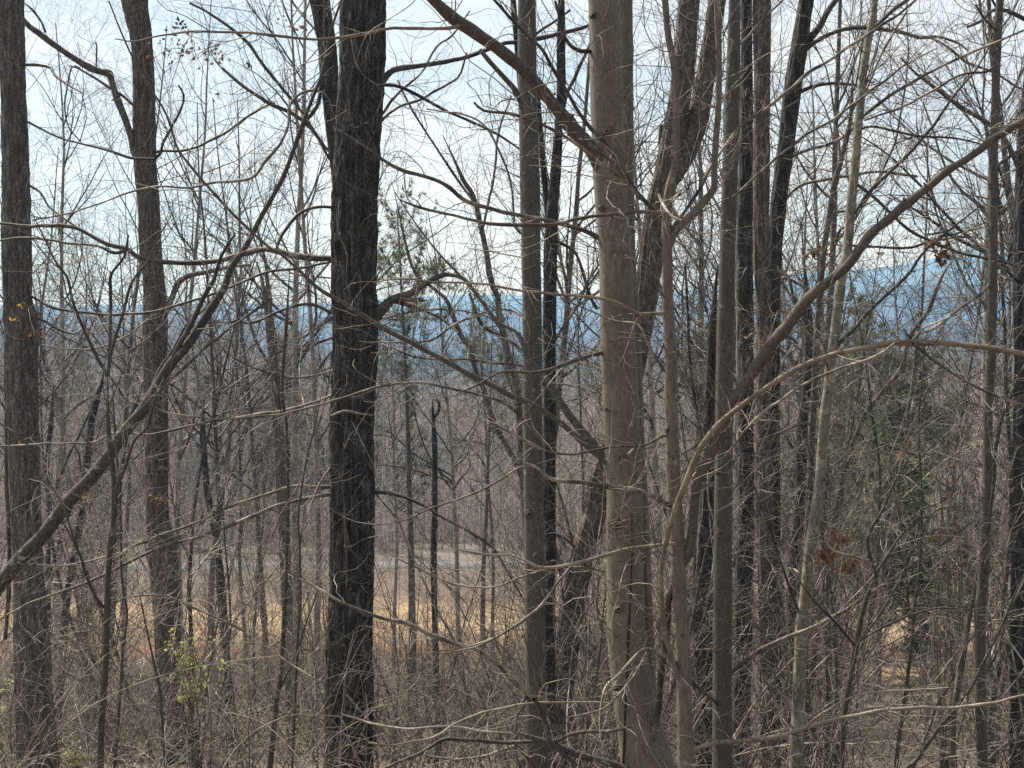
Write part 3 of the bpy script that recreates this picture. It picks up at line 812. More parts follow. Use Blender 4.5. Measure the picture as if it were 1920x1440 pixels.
# left edge trunk
AY = 14.0
r, b = traced_tree('bare_oak', 'grey furrowed trunk with a swollen collar halfway up, at the left edge', AY, 'grey',
    [up('20 0 42,24 160 42,29 320 45,32 480 50,34 560 46,38 595 56,40 620 52,41 720 52,45 840 54,49 960 50,55 1120 52,63 1280 64,72 1440 72')],
    [(-0.5, '40 122 6,75 122 6,95 126 6,102 140 5,130 160 4,155 173 3', 'twigdark'),
     (-0.3, '45 225 4,100 253 4,150 270 4,207 283 5,247 297 5,290 298 5', 'twigdark'),
     (-0.4, '50 345 5,75 360 5,90 385 4,120 410 4,150 430 3', 'twig'),
     (-0.3, '55 555 5,67 560 5,100 577 5,167 587 5,267 587 5,333 573 5,400 550 5,467 523 5,500 510 5,567 500 5,640 488 4', 'twigdark'),
     (-0.4, '60 590 5,90 605 5,110 618 5,140 626 4,157 617 3', 'twigdark'),
     (-0.3, '15 600 6,11 640 7,12 760 8,12 900 8,18 1040 8,10 1200 8', 'twigdark', AY + .3),
     (0.3, '50 640 3,100 650 3,170 655 3,230 635 3,280 600 3', 'twigpale')],
    'twig', seed=8, dens=0.8, leaves=[(70, 622, 13.6, 18, 8, 10, .06, 'redleaf'), (22, 603, 13.5, 3, 3, 2, .06, 'yellowleaf'), (38, 569, 13.5, 3, 3, 2, .05, 'yellowleaf'), (3, 566, 13.5, 3, 3, 1, .06, 'yellowleaf')])
knot(r, b, 43, 905, AY, 12, 20, 25 * AY / F, seed=80)

# reddish trunk with an elbow limb
BY = 17.0
traced_tree('bare_oak', 'reddish brown furrowed trunk, second from the left, with an elbow limb', BY, 'red',
    [up('252 0 44,265 80 37,270 160 36,271 240 39,273 320 39,280 400 39,283 480 38,288 520 36,291 580 42,291 640 42,293 800 40,295 960 38,308 1040 42,314 1120 44,317 1200 42,322 1300 40,328 1440 40')],
    [(-0.6, '268 315 14,252 285 14,247 262 13,235 225 12,220 185 12,210 155 12,205 138 14,190 135 12,165 125 12,140 110 12,110 90 11,80 68 10,55 50 9,40 32 8,20 10 5', 'grey'),
     (0.2, '85 60 5,78 42 4,60 18 4,45 5 3', 'twigdark'),
     (-0.3, '262 205 5,250 198 5,230 180 5,205 165 5,180 148 4,150 130 4,130 123 3', 'twigdark'),
     (-0.2, '150 128 2,135 125 3,125 170 3,122 200 3,130 240 3,155 270 2', 'twigdark'),
     (-0.4, '280 300 9,290 297 8,302 284 6,303 270 5,325 235 5,340 205 4,345 180 4,335 160 3', 'twigdark'),
     (-0.3, '285 289 5,303 283 5,340 285 5,367 277 5,417 253 5,467 217 5,493 200 5,515 193 4', 'twig'),
     (-0.5, '302 610 11,310 587 11,320 560 11,333 530 11,345 522 10,360 516 10,393 510 9,433 500 7,470 497 4', 'grey'),
     (0.1, '180 135 3,181 110 3,182 90 3,180 80 3', 'twigdark')],
    'twig', seed=9, dens=0.7, leaves=[(325, 90, 16.5, 60, 40, 60, .06), (395, 100, 16.3, 35, 22, 34, .06), (340, 50, 16.3, 20, 14, 14, .06), (465, 118, 16.4, 8, 8, 5, .07),
      (405, 180, 16.4, 10, 16, 8, .06), (300, 935, 16.3, 40, 18, 22, .06, 'deadleaf')])

# the leaning stem crossing the left third
traced_tree('leaning_tree', 'slim dark stem leaning steeply from the lower left corner up behind the blackish trunk', 10.6, 'sap',
    ['-60 1170 30,0 1095 29,40 1045 27,80 1005 26,123 947 25,167 900 24,207 850 23,233 810 22,267 770 21,293 727 20,320 683 19,340 660 18,360 636 17,393 583 15,420 540 13,433 503 12,460 463 10,493 400 9,533 327 8,567 233 7,593 167 6,603 140 6,620 60 5,640 0 4'],
    [(-0.3, '320 683 10,335 650 10,360 607 9,377 567 8,400 523 7,415 480 6,440 440 5', 'twigdark'),
     (0.3, '285 730 8,300 690 6,330 650 6,350 610 5,390 575 4', 'sap'),
     (-0.4, '140 925 5,120 945 4,90 900 4,50 832 4,0 793 4', 'twig'),
     (-0.3, '292 740 5,333 700 6,367 667 6,400 640 6,433 613 5,480 580 5,510 560 4', 'sap'),
     (0.5, '320 690 5,270 770 4,235 810 4,213 850 3,165 905 3', 'twig')],
    'twig', seed=10, dens=1.0, rough=0.8, leaves=[(156, 930, 10.2, 10, 10, 5, .035, 'redleaf')], twlen=0.8)

# forked sapling at left
traced_tree('sapling', 'slim sapling forking like a Y, left of the reddish trunk', 9.0, 'sap',
    [up('188 1440 13,190 1360 12,197 1260 12,200 1160 12,202 1093 11,207 1027 11,213 970 10,213 893 10,205 830 9,202 773 9,202 700 9'),
     (-0.2, '202 705 8,193 690 7,177 660 7,157 617 6,137 567 6,127 523 5,113 503 5,100 483 4,80 440 3,50 380 2'),
     (0.2, '202 705 8,207 667 7,217 630 7,230 590 6,240 550 6,247 530 5,260 510 5,277 490 4,300 440 3,330 390 2')],
    [(0.2, '203 700 5,205 640 7,208 580 7,207 523 6,213 507 5,233 480 5,240 440 4', 'twigdark'),
     (-0.2, '214 975 7,218 917 7,233 880 7,243 850 6,253 823 6,277 800 5,293 747 4,320 700 3', 'sap'),
     (-0.3, '200 1145 6,180 1120 5,163 1083 5,153 1050 5,138 1010 4,125 965 4,110 930 3', 'twigdark'),
     (-0.2, '152 885 3,148 850 4,138 835 4', 'twigdark'),
     (-0.3, '203 1140 4,240 1120 3,300 1115 4,337 1128 4,400 1155 4,450 1180 4,500 1215 4,545 1245 4,600 1280 4', 'twig'),
     (0.1, '196 1280 4,165 1235 4,140 1205 4,125 1195 3', 'twigpale')],
    'twig', seed=11, dens=1.0, leaves=[(147, 1060, 8.9, 5, 5, 3, .035, 'redleaf')])
traced_tree('sapling', 'thin dark sapling between the reddish trunk and the blackish trunk, low down', 10.5, 'sap',
    [up('510 1400 11,517 1327 10,522 1290 10,527 1260 9,533 1150 8,537 1050 7,540 960 7,540 900 6,537 797 6,530 750 6,530 697 6,536 620 6,541 540 5,545 480 4')],
    [(-0.2, '530 1030 4,510 1010 5,520 980 5,540 940 4,565 900 3', 'twigpale'), (0.2, '520 1300 4,550 1240 4,580 1150 3,600 1090 3', 'twigdark'),
     (-0.2, '526 770 3,520 735 4,513 715 3', 'twig')], seed=12)
traced_tree('sapling', 'pair of hair thin dark stems left of the blackish trunk, low down', 10.0, 'sap',
    [up('548 1430 5,553 1320 5,558 1200 5,563 1120 5,562 1030 4,560 960 4,575 860 4,590 800 3,610 700 3'), (0.2, up('214 1440 6,222 1340 6,228 1270 6,230 1220 6,238 1150 5,228 1080 5,226 960 5,215 800 4,210 700 3')),
     (0.1, up('310 1440 5,300 1300 5,288 1240 5,275 1180 4,265 1130 4,258 1100 3'))], seed=13, anchor=True)

# mid distance trunks at left
traced_tree('bare_maple', 'pale greyish trunk standing in brush between the reddish trunk and the blackish trunk', 22.0, 'red',
    [up('480 490 12,490 520 14,505 600 16,515 700 18,522 800 18,527 900 19,533 1000 20,537 1100 20,540 1200 20,545 1300 20')],
    [(0.5, '505 610 8,505 560 8,500 520 7,495 480 6,480 420 4', 'grey'), (0.4, '510 690 7,480 640 6,455 560 6,440 500 4', 'grey')],
    'twig', seed=14, dens=1.6, twlen=1.8)
traced_tree('dark_snag', 'wavy blackish stem in the brush just right of the reddish trunk', 23.0, 'char',
    [up('383 740 9,380 800 12,382 847 12,387 907 12,393 947 13,400 980 13,410 1043 13,417 1110 13,423 1193 13,428 1293 14')], [], 'twigdark', seed=15, dens=0.9, twlen=1.5)
traced_tree('dark_snag', 'curved blackish stem in the brush between the left edge trunk and the forked sapling', 21.0, 'char',
    [up('196 690 8,190 720 13,182 745 15,173 780 14,167 833 13,160 890 13,153 950 13,147 1000 13,133 1077 14,123 1143 14,120 1200 14')],
    [(0.3, '175 760 5,160 790 5,130 850 5,110 900 4,100 930 3', 'twigdark')], 'twigdark', seed=16, dens=0.9, twlen=1.5)
traced_tree('dark_snag', 'leaning blackish stem seen just left of the reddish trunk', 22.0, 'char',
    [up('275 700 7,267 723 8,253 765 9,240 800 9,231 850 9,225 900 9,218 960 9,212 1040 9,205 1120 9')], [], 'twigdark', seed=17, dens=0.9, twlen=1.5)
traced_tree('dark_snag', 'slim bluish dark stem right beside the left edge trunk', 24.0, 'char',
    [up('100 720 6,97 780 9,88 870 10,92 930 10,90 1040 10,90 1150 11,92 1230 12')], [], 'twigdark', seed=18, dens=0.9, twlen=1.5)
traced_tree('broken_snag', 'broken dark snag with a crooked tip standing before the tan field', 20.0, 'char',
    [up('812 748 7,811 765 10,813 800 11,815 850 11,815 913 11,815 960 12,813 1060 12,815 1147 12,817 1227 12,819 1290 12')],
    [(-0.1, '813 785 6,818 775 6,823 762 6,822 752 5,818 749 3', 'char')], 'twigdark', seed=19, dens=0.5, twlen=1.2, crown=False)

# slanting pair in the middle gap
traced_tree('slanting_tree', 'thin stem slanting down to the right across the gap between the blackish and smooth trunks', 17.5, 'grey',
    [up('735 340 3,773 500 6,812 540 6,837 563 8,857 613 10,868 635 10,880 650 10,893 697 10,910 740 10,923 787 10,947 830 10,973 880 11,1000 940 12')],
    [], 'twig', seed=20, dens=1.6, twlen=1.4)
traced_tree('slanting_tree', 'mossy stem slanting down to pass behind the straight smooth dark grey trunk', 18.0, 'grey',
    [up('830 253 7,852 300 8,870 340 9,887 367 9,900 417 10,913 480 10,917 510 11,925 540 11,933 557 11,937 597 12,950 657 13,967 713 14,973 763 15,978 860 15,985 960 15')],
    [(0.4, '905 430 5,925 330 5,935 250 4,960 180 3', 'twig'), (-0.3, '890 380 5,860 340 5,820 280 4,775 210 4,745 150 3', 'twig'),
     (0.3, '880 550 5,905 610 6,955 640 6,975 655 6', 'twigdark')], 'twig', seed=21, dens=1.8, twlen=1.6)

# dark double trunk behind the smooth trunk
traced_tree('dark_twin_tree', 'blackish double trunk close behind the straight smooth dark grey trunk', 13.0, 'char',
    [up('1052 -10 12,1052 80 16,1052 160 16,1047 240 16,1042 320 19,1035 400 22,1032 480 24,1030 600 24,1031 800 23,1030 960 22,1032 1040 21,1030 1120 20,1030 1200 20'),
     (0.2, '1030 470 14,1027 400 12,1023 360 11,1017 300 10,1013 233 9,1005 150 8,990 80 8')],
    [(0.4, '1040 330 8,1060 187 7,1077 143 7,1100 97 6,1110 60 5,1125 20 4', 'twigdark'), (0.3, '1040 450 6,1075 470 6,1090 500 6,1107 557 6,1120 580 5', 'twigdark'),
     (-0.3, '1040 640 5,1060 605 5,1085 570 5,1107 520 5,1120 500 4,1150 440 3', 'twig')], 'twigdark', seed=22, dens=0.8)
traced_tree('bare_oak', 'slim dark trunk partly hidden behind the top of the straight smooth dark grey trunk', 14.0, 'dark',
    [up('962 0 11,967 60 10,972 120 10,978 200 10,985 300 11,990 480 12,995 700 12,997 900 13')], [(0.3, '972 90 7,1010 60 6,1040 40 5,1070 20 4', 'twigdark')], 'twigdark', seed=23)

# rough forked tree behind the crooked one
UY = 14.0
r, b = traced_tree('rough_forked_tree', 'rough reddish brown trunk leaning right and forking in two behind the crooked tree', UY, 'red',
    [up('1292 0 36,1284 100 36,1275 180 36,1265 240 38,1250 320 42,1234 390 42,1224 450 42,1216 513 41,1206 580 39,1190 680 39,1160 790 39,1125 900 38,1117 960 38,1107 993 40,1083 1077 44,1070 1160 44,1057 1250 46'),
     (0.2, '1246 355 30,1268 320 34,1292 270 36,1308 220 36,1322 150 34,1333 80 32,1345 0 30')],
    [(0.2, '1240 300 10,1238 270 9,1240 235 9', 'grey'), (-0.2, '1090 1040 7,1060 1010 5,1035 1000 4', 'twig')],
    'twig', seed=24, dens=0.8)

# right hand group of rough trunks
traced_tree('bare_oak', 'dark trunk showing between the crooked tree and the olive grey trunk, lower half', 14.5, 'dark',
    [up('1345 500 16,1337 600 18,1333 700 20,1330 850 26,1325 960 32,1318 1060 36,1317 1200 38,1316 1440 40')], [(-0.3, '1328 880 6,1310 790 6,1296 700 6,1290 600 5,1285 500 5', 'twigdark')], 'twig', seed=25)
traced_tree('bare_oak', 'dark furrowed trunk right behind the olive grey trunk', 15.0, 'dark',
    [up('1400 0 20,1400 160 22,1398 320 24,1396 480 30,1398 640 28,1398 800 28,1398 1000 29,1395 1120 30,1392 1280 30,1390 1440 32')], [], 'twig', seed=26, dens=1.3)
r, b = traced_tree('bare_oak', 'tall reddish trunk with flaking bark, right of the olive grey trunk', 14.0, 'red',
    [up('1428 0 32,1429 160 28,1428 320 28,1427 480 29,1431 560 26,1433 640 27,1430 800 27,1432 900 29,1436 1000 30,1440 1120 32,1442 1280 31,1445 1440 32')],
    [(-0.4, '1430 1090 6,1450 1080 5,1480 1065 5,1500 1075 4', 'twig'), (-0.4, '1437 850 7,1447 827 7,1467 807 8,1507 795 7,1540 800 5,1570 780 3', 'twig'), (0.3, '1428 375 6,1407 265 5,1395 180 4,1380 80 3', 'twigdark')],
    'twig', seed=27, dens=1.4, leaves=[(1420, 640, 13.6, 24, 50, 24, .06)])
traced_tree('bare_oak', 'dark trunk leaning right at the top behind the tall reddish trunk', 15.5, 'dark',
    [up('1512 0 26,1500 80 28,1492 130 30,1482 200 30,1475 260 28,1467 320 28,1458 400 27,1452 480 26,1450 600 24,1450 800 22')],
    [(-0.6, '1505 100 9,1523 83 9,1563 63 8,1597 53 8,1647 55 8,1690 60 8,1723 70 7,1763 70 5,1800 83 4,1815 95 3', 'twigdark'),
     (0.2, '1723 70 5,1747 72 5,1780 90 5,1813 117 5,1863 137 5,1913 167 4,1960 190 3', 'twig', 14.9),
     (-0.4, '1490 175 8,1507 170 8,1527 163 7,1563 157 6,1607 160 5,1640 155 3', 'twigdark'),
     (0.3, '1500 90 12,1530 60 12,1548 30 11,1565 0 10,1590 -40 8', 'dark'),
     (-0.4, '1470 300 6,1513 283 6,1560 268 6,1600 240 5', 'twig'), (0.3, '1460 390 6,1500 350 6,1560 335 5,1640 322 5,1720 330 4', 'twig')], 'twig', seed=28, dens=1.3)
traced_tree('bare_oak', 'blue grey dark trunk right of the tall reddish trunk, seen below the limb crossing', 16.5, 'dark',
    [up('1508 480 13,1512 560 16,1517 640 17,1514 720 18,1503 820 20,1500 950 20,1490 1040 20,1485 1200 20,1478 1340 20')],
    [(-0.5, '1505 845 7,1530 828 7,1545 800 7,1573 797 8,1613 813 8,1647 830 8,1687 842 7,1713 852 5,1740 850 3', 'twigdark'), (0.3, '1500 860 6,1470 815 6,1455 790 5', 'twigdark'),
     (0.2, '1512 600 6,1490 560 6,1478 520 6,1460 500 5', 'twigdark')], 'twig', seed=29, dens=1.6, twlen=1.3,
    leaves=[(1530, 470, 15.5, 30, 22, 50, .06), (1560, 455, 15.5, 14, 16, 16, .06)])
traced_tree('bare_oak', 'slim dark trunk close right of the lichen spotted tree, low down', 18.0, 'dark',
    [up('1540 820 10,1545 940 13,1547 1100 13,1552 1200 13,1556 1320 13')], [], 'twig', seed=30, dens=1.2, twlen=1.4)
traced_tree('bare_maple', 'slim grey tree rising behind the heavy diagonal limb, left of the lichen spotted tree', 14.0, 'grey',
    [up('1600 120 6,1597 180 8,1593 233 9,1577 300 10,1563 350 10,1553 417 11,1547 453 11,1540 520 11,1532 620 12,1525 760 12')], [(0.3, '1555 400 5,1590 395 5,1640 375 4', 'twig')], 'twigdark', seed=31, dens=1.8, twlen=1.3)

# lichened tree
r, b = traced_tree('lichened_tree', 'pale lichen spotted slender tree leaning slightly right of the tall reddish trunk', 9.5, 'lichen',
    [up('1640 0 11,1637 33 13,1627 83 14,1617 150 15,1613 200 15,1608 250 16,1603 317 17,1597 367 17,1592 433 18,1587 480 18,1580 507 18,1573 563 19,1565 630 19,1557 680 19,1553 730 19,1547 780 20,1543 830 20,1537 913 21,1527 977 22,1517 1053 22,1510 1127 23,1503 1177 24,1500 1260 24,1497 1327 25,1493 1440 26')],
    [(-0.6, '1612 225 7,1620 217 6,1660 185 6,1700 160 6,1737 137 6,1773 120 5,1847 87 5,1920 57 4', 'twig'),
     (-0.4, '1565 655 8,1577 640 7,1597 623 6,1625 590 6,1653 560 6,1697 523 6,1727 480 5,1770 440 4,1830 390 3', 'sap'),
     (0.4, '1602 400 8,1607 393 7,1633 357 7,1680 313 7,1733 257 6,1780 193 5,1830 130 4,1870 60 3', 'sap'),
     (0.3, '1632 60 8,1660 35 8,1700 0 7,1730 -30 6', 'sap'),
     (-0.3, '1557 700 5,1540 660 5,1520 630 4,1490 600 4', 'twigpale'),
     (0.3, '1595 420 5,1575 430 5,1567 450 5', 'sap'),
     (-0.3, '1505 1165 6,1495 1140 6,1480 1100 5,1460 1040 5,1440 980 4,1410 900 3', 'twigdark'),
     (0.3, '1615 190 5,1655 100 4,1700 20 4', 'twig'),
     (-0.3, '1600 345 6,1613 350 6,1647 377 6,1680 410 6,1713 437 6,1757 457 5,1813 477 5,1920 500 4', 'twigdark'),
     (-0.4, '1608 245 5,1640 238 5,1720 255 5,1800 262 4,1860 275 3', 'twigdark'),
     (-0.3, '1590 460 5,1650 463 5,1710 462 5,1780 440 4,1840 425 3', 'twigdark')],
    'twig', seed=32, dens=1.25, leaves=[(1545, 1042, 9.0, 26, 18, 80, .045, 'redleaf'), (1575, 1010, 9.0, 18, 14, 30, .045, 'redleaf'), (1592, 1062, 9.0, 16, 18, 34, .045, 'redleaf'),
      (1765, 472, 9.1, 16, 16, 30, .05), (1750, 450, 9.1, 8, 6, 8, .05), (1650, 475, 9.1, 10, 6, 6, .05)])
for i, (kx, ky, kw, kh) in enumerate([(1500, 1440, 14, 8), (1551, 735, 8, 6), (1545, 900, 7, 6), (1498, 1363, 12, 5)]):
    knot(r, b, kx, ky, 9.5, kw, kh, 10 * 9.5 / F, seed=90 + i)

# right hand sapling
traced_tree('smooth_sapling', 'tall straight smooth grey sapling near the right edge with a side stem hugging it', 9.0, 'smooth2',
    [up('1875 0 14,1870 67 15,1867 160 15,1865 233 15,1862 317 16,1862 383 17,1862 480 17,1860 580 18,1858 680 18,1853 763 18,1852 863 19,1850 947 19,1848 993 20,1843 1093 21,1838 1160 21,1838 1260 21,1840 1360 21,1842 1440 22'),
     (0.2, up('1836 1043 8,1827 1110 10,1813 1177 11,1803 1243 12,1790 1327 11,1785 1440 11'))],
    [(-0.4, '1850 1030 8,1853 990 7,1863 903 7,1867 847 7,1880 780 6,1893 747 6,1913 700 5,1940 650 4', 'sap'),
     (0.3, '1863 320 6,1880 300 6,1920 275 5,1970 240 4', 'twigdark'),
     (-0.5, '1858 530 6,1840 550 6,1810 570 6,1777 595 6,1750 615 6,1707 632 5,1696 618 4', 'twig'),
     (0.4, '1868 120 5,1850 135 5,1800 142 5,1740 175 5,1680 205 4,1620 225 3', 'twig'),
     (0.4, '1843 1270 5,1870 1220 6,1890 1150 6,1920 1090 5,1960 1030 4', 'sap'),
     (-0.3, '1845 1060 4,1828 1030 4,1800 990 4,1780 965 3', 'twigpale'),
     (-0.3, '1870 60 5,1850 40 5,1830 10 4', 'twigdark'),
     (0.2, '1845 1435 6,1880 1400 6,1920 1375 5', 'twig')],
    'twig', seed=33, dens=1.3)

# right edge dark trunk
traced_tree('bare_oak', 'black trunk cut by the right edge of the picture', 13.0, 'char',
    [up('1940 0 21,1935 60 22,1930 160 22,1920 280 24,1916 400 26,1915 520 27,1917 700 28,1914 900 29,1912 1060 29,1910 1240 30,1910 1440 31')],
    [(-0.6, '1915 345 9,1907 310 9,1893 277 9,1873 247 9,1840 223 9,1797 197 8,1760 170 7,1720 140 5,1690 110 4', 'grey'),
     (-0.5, '1928 40 9,1905 28 8,1887 20 8,1860 20 7,1845 35 6,1813 50 5', 'twigdark'),
     (-0.4, '1912 530 7,1895 515 7,1880 490 6,1865 470 5', 'twigdark'),
     (-0.4, '1925 200 6,1908 215 6,1906 230 6,1925 250 5', 'twigdark')],
    'twig', seed=34, dens=1.3)
traced_tree('bare_maple', 'grey stem slanting up right, seen through the gap below the far blue ridge at right', 15.0, 'grey',
    [up('1800 483 6,1777 500 7,1757 540 8,1740 583 9,1707 630 9,1690 690 10,1650 740 10,1620 780 10,1590 860 10,1570 960 11')], [], 'twig', seed=35, dens=2.2, twlen=1.3)

# forked sapling low right
traced_tree('sapling', 'crooked grey sapling with two forks, low between lichen spotted tree and right hand sapling', 8.0, 'sap',
    [up('1578 1440 10,1583 1343 11,1593 1277 11,1603 1220 12,1613 1167 11,1623 1127 10,1633 1100 10,1643 1073 9'),
     (-0.2, '1642 1078 6,1632 1045 6,1627 1010 6,1640 980 6,1653 960 5,1680 900 4,1715 840 3'),
     (0.2, '1643 1073 6,1663 1043 6,1690 1003 5,1723 977 4,1760 955 4,1800 950 3')],
    [(-0.2, '1603 1212 6,1580 1183 5,1557 1157 5,1527 1127 5,1500 1090 3', 'twigdark'),
     (-0.2, '1604 1208 6,1630 1190 5,1680 1165 5,1720 1150 4,1770 1140 4,1820 1145 3', 'sap'),
     (-0.3, '1640 1075 5,1620 1050 5,1590 1040 5,1565 1035 5,1548 1015 4', 'twigpale'),
     (0.1, '1610 1205 5,1640 1165 5,1670 1120 5,1695 1070 4,1720 1020 4', 'sap')],
    'twig', seed=36, dens=1.3, leaves=[(1700, 845, 7.9, 14, 12, 9, .035, 'redleaf')])
traced_tree('sapling', 'thin upright dark sapling right of the crooked grey sapling', 8.2, 'sap',
    [up('1680 1440 8,1685 1390 8,1693 1337 7,1703 1260 7,1711 1190 7,1714 1140 6,1723 1077 6,1727 1000 5,1727 900 5,1722 800 4,1730 700 3,1740 600 2')],
    [(-0.2, '1705 1160 4,1697 1050 4,1685 960 4,1660 850 3', 'twig'), (0.2, '1690 1350 5,1740 1290 4,1790 1230 4,1840 1180 4,1900 1120 3', 'twig')], seed=37, dens=1.2)
traced_tree('sapling', 'pale leaning stem in the lower right corner', 7.6, 'sap',
    ['1560 1520 9,1700 1440 8,1735 1400 8,1765 1360 7,1795 1325 7,1820 1290 7,1850 1230 6,1875 1180 5,1905 1110 5,1940 1040 4'],
    [(0.2, '1710 1440 7,1730 1400 6,1755 1330 6,1778 1290 5,1800 1240 5,1815 1180 4', 'sap')], seed=38, dens=0.9)

# low arching boughs  in the bottom foreground
traced_tree('fallen_bough', 'thick grey bough lying across the foot of the straight smooth dark grey trunk', 7.9, 'sap',
    ['1190 1450 12,1173 1440 13,1140 1430 13,1090 1417 14,1060 1405 14,1040 1398 15,1020 1390 12,1000 1384 10,980 1377 9,960 1372 6'],
    [(0.0, '1030 1392 10,1023 1360 9,1015 1335 8,1005 1315 7,1000 1310 6', 'sap'),
     (-0.2, '1035 1393 7,1073 1377 7,1113 1372 7,1157 1370 6,1185 1362 4', 'sap'),
     (0.2, '1022 1390 7,990 1390 7,940 1392 8,890 1387 8,837 1387 8,815 1398 7,790 1410 7,757 1425 6,723 1440 6,680 1460 5', 'twigdark'),
     (0.1, '960 1375 5,907 1372 5,840 1363 5,757 1365 4,700 1357 4,640 1340 4', 'brush'),
     (0.2, '962 1392 6,985 1415 8,1000 1440 9,1010 1480 9', 'twigdark'),
     (-0.1, '1040 1400 8,1070 1425 8,1090 1450 9', 'sap'),
     (-0.2, '1140 1318 3,1100 1316 4,1040 1317 4,990 1320 4,907 1337 4,857 1357 4,807 1383 4,740 1395 3,690 1393 2', 'twigpale')],
    'twigpale', cat='bough', seed=40, crown=False, dens=0.7, twlen=0.7)

# ------------------------------------------------------------------ ground sheet, field, road
def ground_mat():
    m, n, b = new_mat('leaf litter, straw and far woodland')
    t = n.nodes.new("ShaderNodeTexCoord"); sp = n.nodes.new("ShaderNodeSeparateXYZ")
    link(n, t.outputs['Object'], sp.inputs[0])
    f = noise(n, 1.4, 6, 0.7); f2 = noise(n, 9, 5, 0.7)
    litter = ramp(n, f2, [(0.3, (0.045, 0.038, 0.034)), (0.5, (0.15, 0.125, 0.108)), (0.7, (0.34, 0.29, 0.25))])
    litter = mix(n, ramp(n, f, [(0.4, (0, 0, 0)), (0.65, (0.6, 0.6, 0.6))]), litter, (0.17, 0.11, 0.085))
    straw = ramp(n, noise(n, 3, 6, 0.7), [(0.3, (0.19, 0.13, 0.085)), (0.5, (0.33, 0.24, 0.155)), (0.7, (0.45, 0.355, 0.24))])
    clay = ramp(n, noise(n, 1.1, 5, 0.6), [(0.3, (0.16, 0.085, 0.055)), (0.7, (0.36, 0.20, 0.14))])
    def band(lo, hi, soft, src=sp.outputs[1], wob=2.5):
        w_ = n.nodes.new("ShaderNodeMath"); w_.operation = 'MULTIPLY_ADD'
        link(n, noise(n, 0.35, 3, 0.6), w_.inputs[0]); w_.inputs[1].default_value = wob; link(n, src, w_.inputs[2])
        a_ = n.nodes.new("ShaderNodeMapRange"); link(n, w_.outputs[0], a_.inputs[0])
        a_.inputs[1].default_value = lo + wob / 2; a_.inputs[2].default_value = lo + wob / 2 + soft
        c_ = n.nodes.new("ShaderNodeMapRange"); link(n, w_.outputs[0], c_.inputs[0])
        c_.inputs[1].default_value = hi + wob / 2; c_.inputs[2].default_value = hi + wob / 2 + soft
        c_.inputs[3].default_value = 1; c_.inputs[4].default_value = 0
        m_ = n.nodes.new("ShaderNodeMath"); m_.operation = 'MULTIPLY'
        link(n, a_.outputs[0], m_.inputs[0]); link(n, c_.outputs[0], m_.inputs[1])
        return m_.outputs[0]
    def times(p_, q_):
        m_ = n.nodes.new("ShaderNodeMath"); m_.operation = 'MULTIPLY'; link(n, p_, m_.inputs[0]); link(n, q_, m_.inputs[1]); return m_.outputs[0]
    c = mix(n, times(band(43.0, 47, 1.5, wob=5.0), band(-22, 14, 3, sp.outputs[0])), litter, clay)
    c = mix(n, band(62, 140, 3.0), c, ramp(n, f2, [(0.3, (0.09, 0.078, 0.07)), (0.5, (0.20, 0.175, 0.155)), (0.7, (0.33, 0.295, 0.265))]))
    c = mix(n, band(46.4, 52.6, 2.0, wob=6.0), c, straw)
    c = mix(n, times(band(31, 41, 1.0), band(10.4, 16.5, 0.7, sp.outputs[0], 1.5)), c, straw)
    # far slopes: bare woods seen from above, with darker stands of pine
    far = band(140, 90000, 120)
    fw = ramp(n, noise(n, 0.035, 8, 0.75), [(0.3, (0.03, 0.028, 0.027)), (0.5, (0.065, 0.058, 0.053)), (0.7, (0.12, 0.108, 0.098))])
    fw = mix(n, ramp(n, noise(n, 0.0016, 8, 0.68), [(0.47, (0, 0, 0)), (0.56, (0.85, 0.85, 0.85))]), fw, (0.045, 0.06, 0.035))
    c = mix(n, far, c, fw)
    link(n, c, b.inputs['Base Color'])
    b.inputs['Roughness'].default_value = 0.95
    b.inputs['Specular IOR Level'].default_value = 0.1
    bump(n, b, f2, 0.6, 0.05)
    return m

ys = np.concatenate([np.linspace(-60, -2, 16), np.linspace(0, 70, 150), 70 * (6400 / 70) ** np.linspace(0.006, 1, 300)])
us = np.linspace(-1, 1, 321)
YY, UU = np.meshgrid(ys, us, indexing='ij')
XX = UU * (45 + 0.62 * np.maximum(YY, 0) + 0.2 * np.abs(YY))
ZZ = ground(XX, YY)
mb = MB()
idx = np.arange(XX.size).reshape(XX.shape)
mb.add(np.stack([XX, YY, ZZ], -1), np.stack([idx[:-1, :-1], idx[:-1, 1:], idx[1:, 1:], idx[1:, :-1]], -1))
tag(mb.build('ground', ground_mat()), kind='structure')

def road_mat():
    m, n, b = new_mat('grey gravel track')
    link(n, ramp(n, noise(n, 4, 6, 0.7), [(0.3, (0.07, 0.068, 0.068)), (0.5, (0.13, 0.127, 0.128)), (0.7, (0.21, 0.205, 0.203))]), b.inputs['Base Color'])
    b.inputs['Roughness'].default_value = 0.9
    return m
xs = np.linspace(-60, 42, 205)
yc = 62.3 + 0.8 * np.sin(xs * 0.05)
e1 = yc - 0.9 + 0.25 * vnoise(xs * 0.7, 0, 0, 4); e2 = yc + 1.1 + 0.3 * vnoise(xs * 0.6, 4, 0, 5)
mb = MB()
rows = []
for t_, dz in ((-0.02, -0.04), (0.0, 0.03), (0.5, 0.09), (1.0, 0.03), (1.02, -0.04)):
    yv = e1 + (e2 - e1) * t_
    rows.append(np.stack([xs, yv, -9.2 + dz + 0.008 * vnoise(xs, t_ * 9, 0, 6)], -1))
V = np.array(rows); idx = np.arange(V.shape[0] * V.shape[1]).reshape(V.shape[:2])
mb.add(V, np.stack([idx[:-1, :-1], idx[:-1, 1:], idx[1:, 1:], idx[1:, :-1]], -1))
tag(mb.build('road', road_mat()), kind='structure')

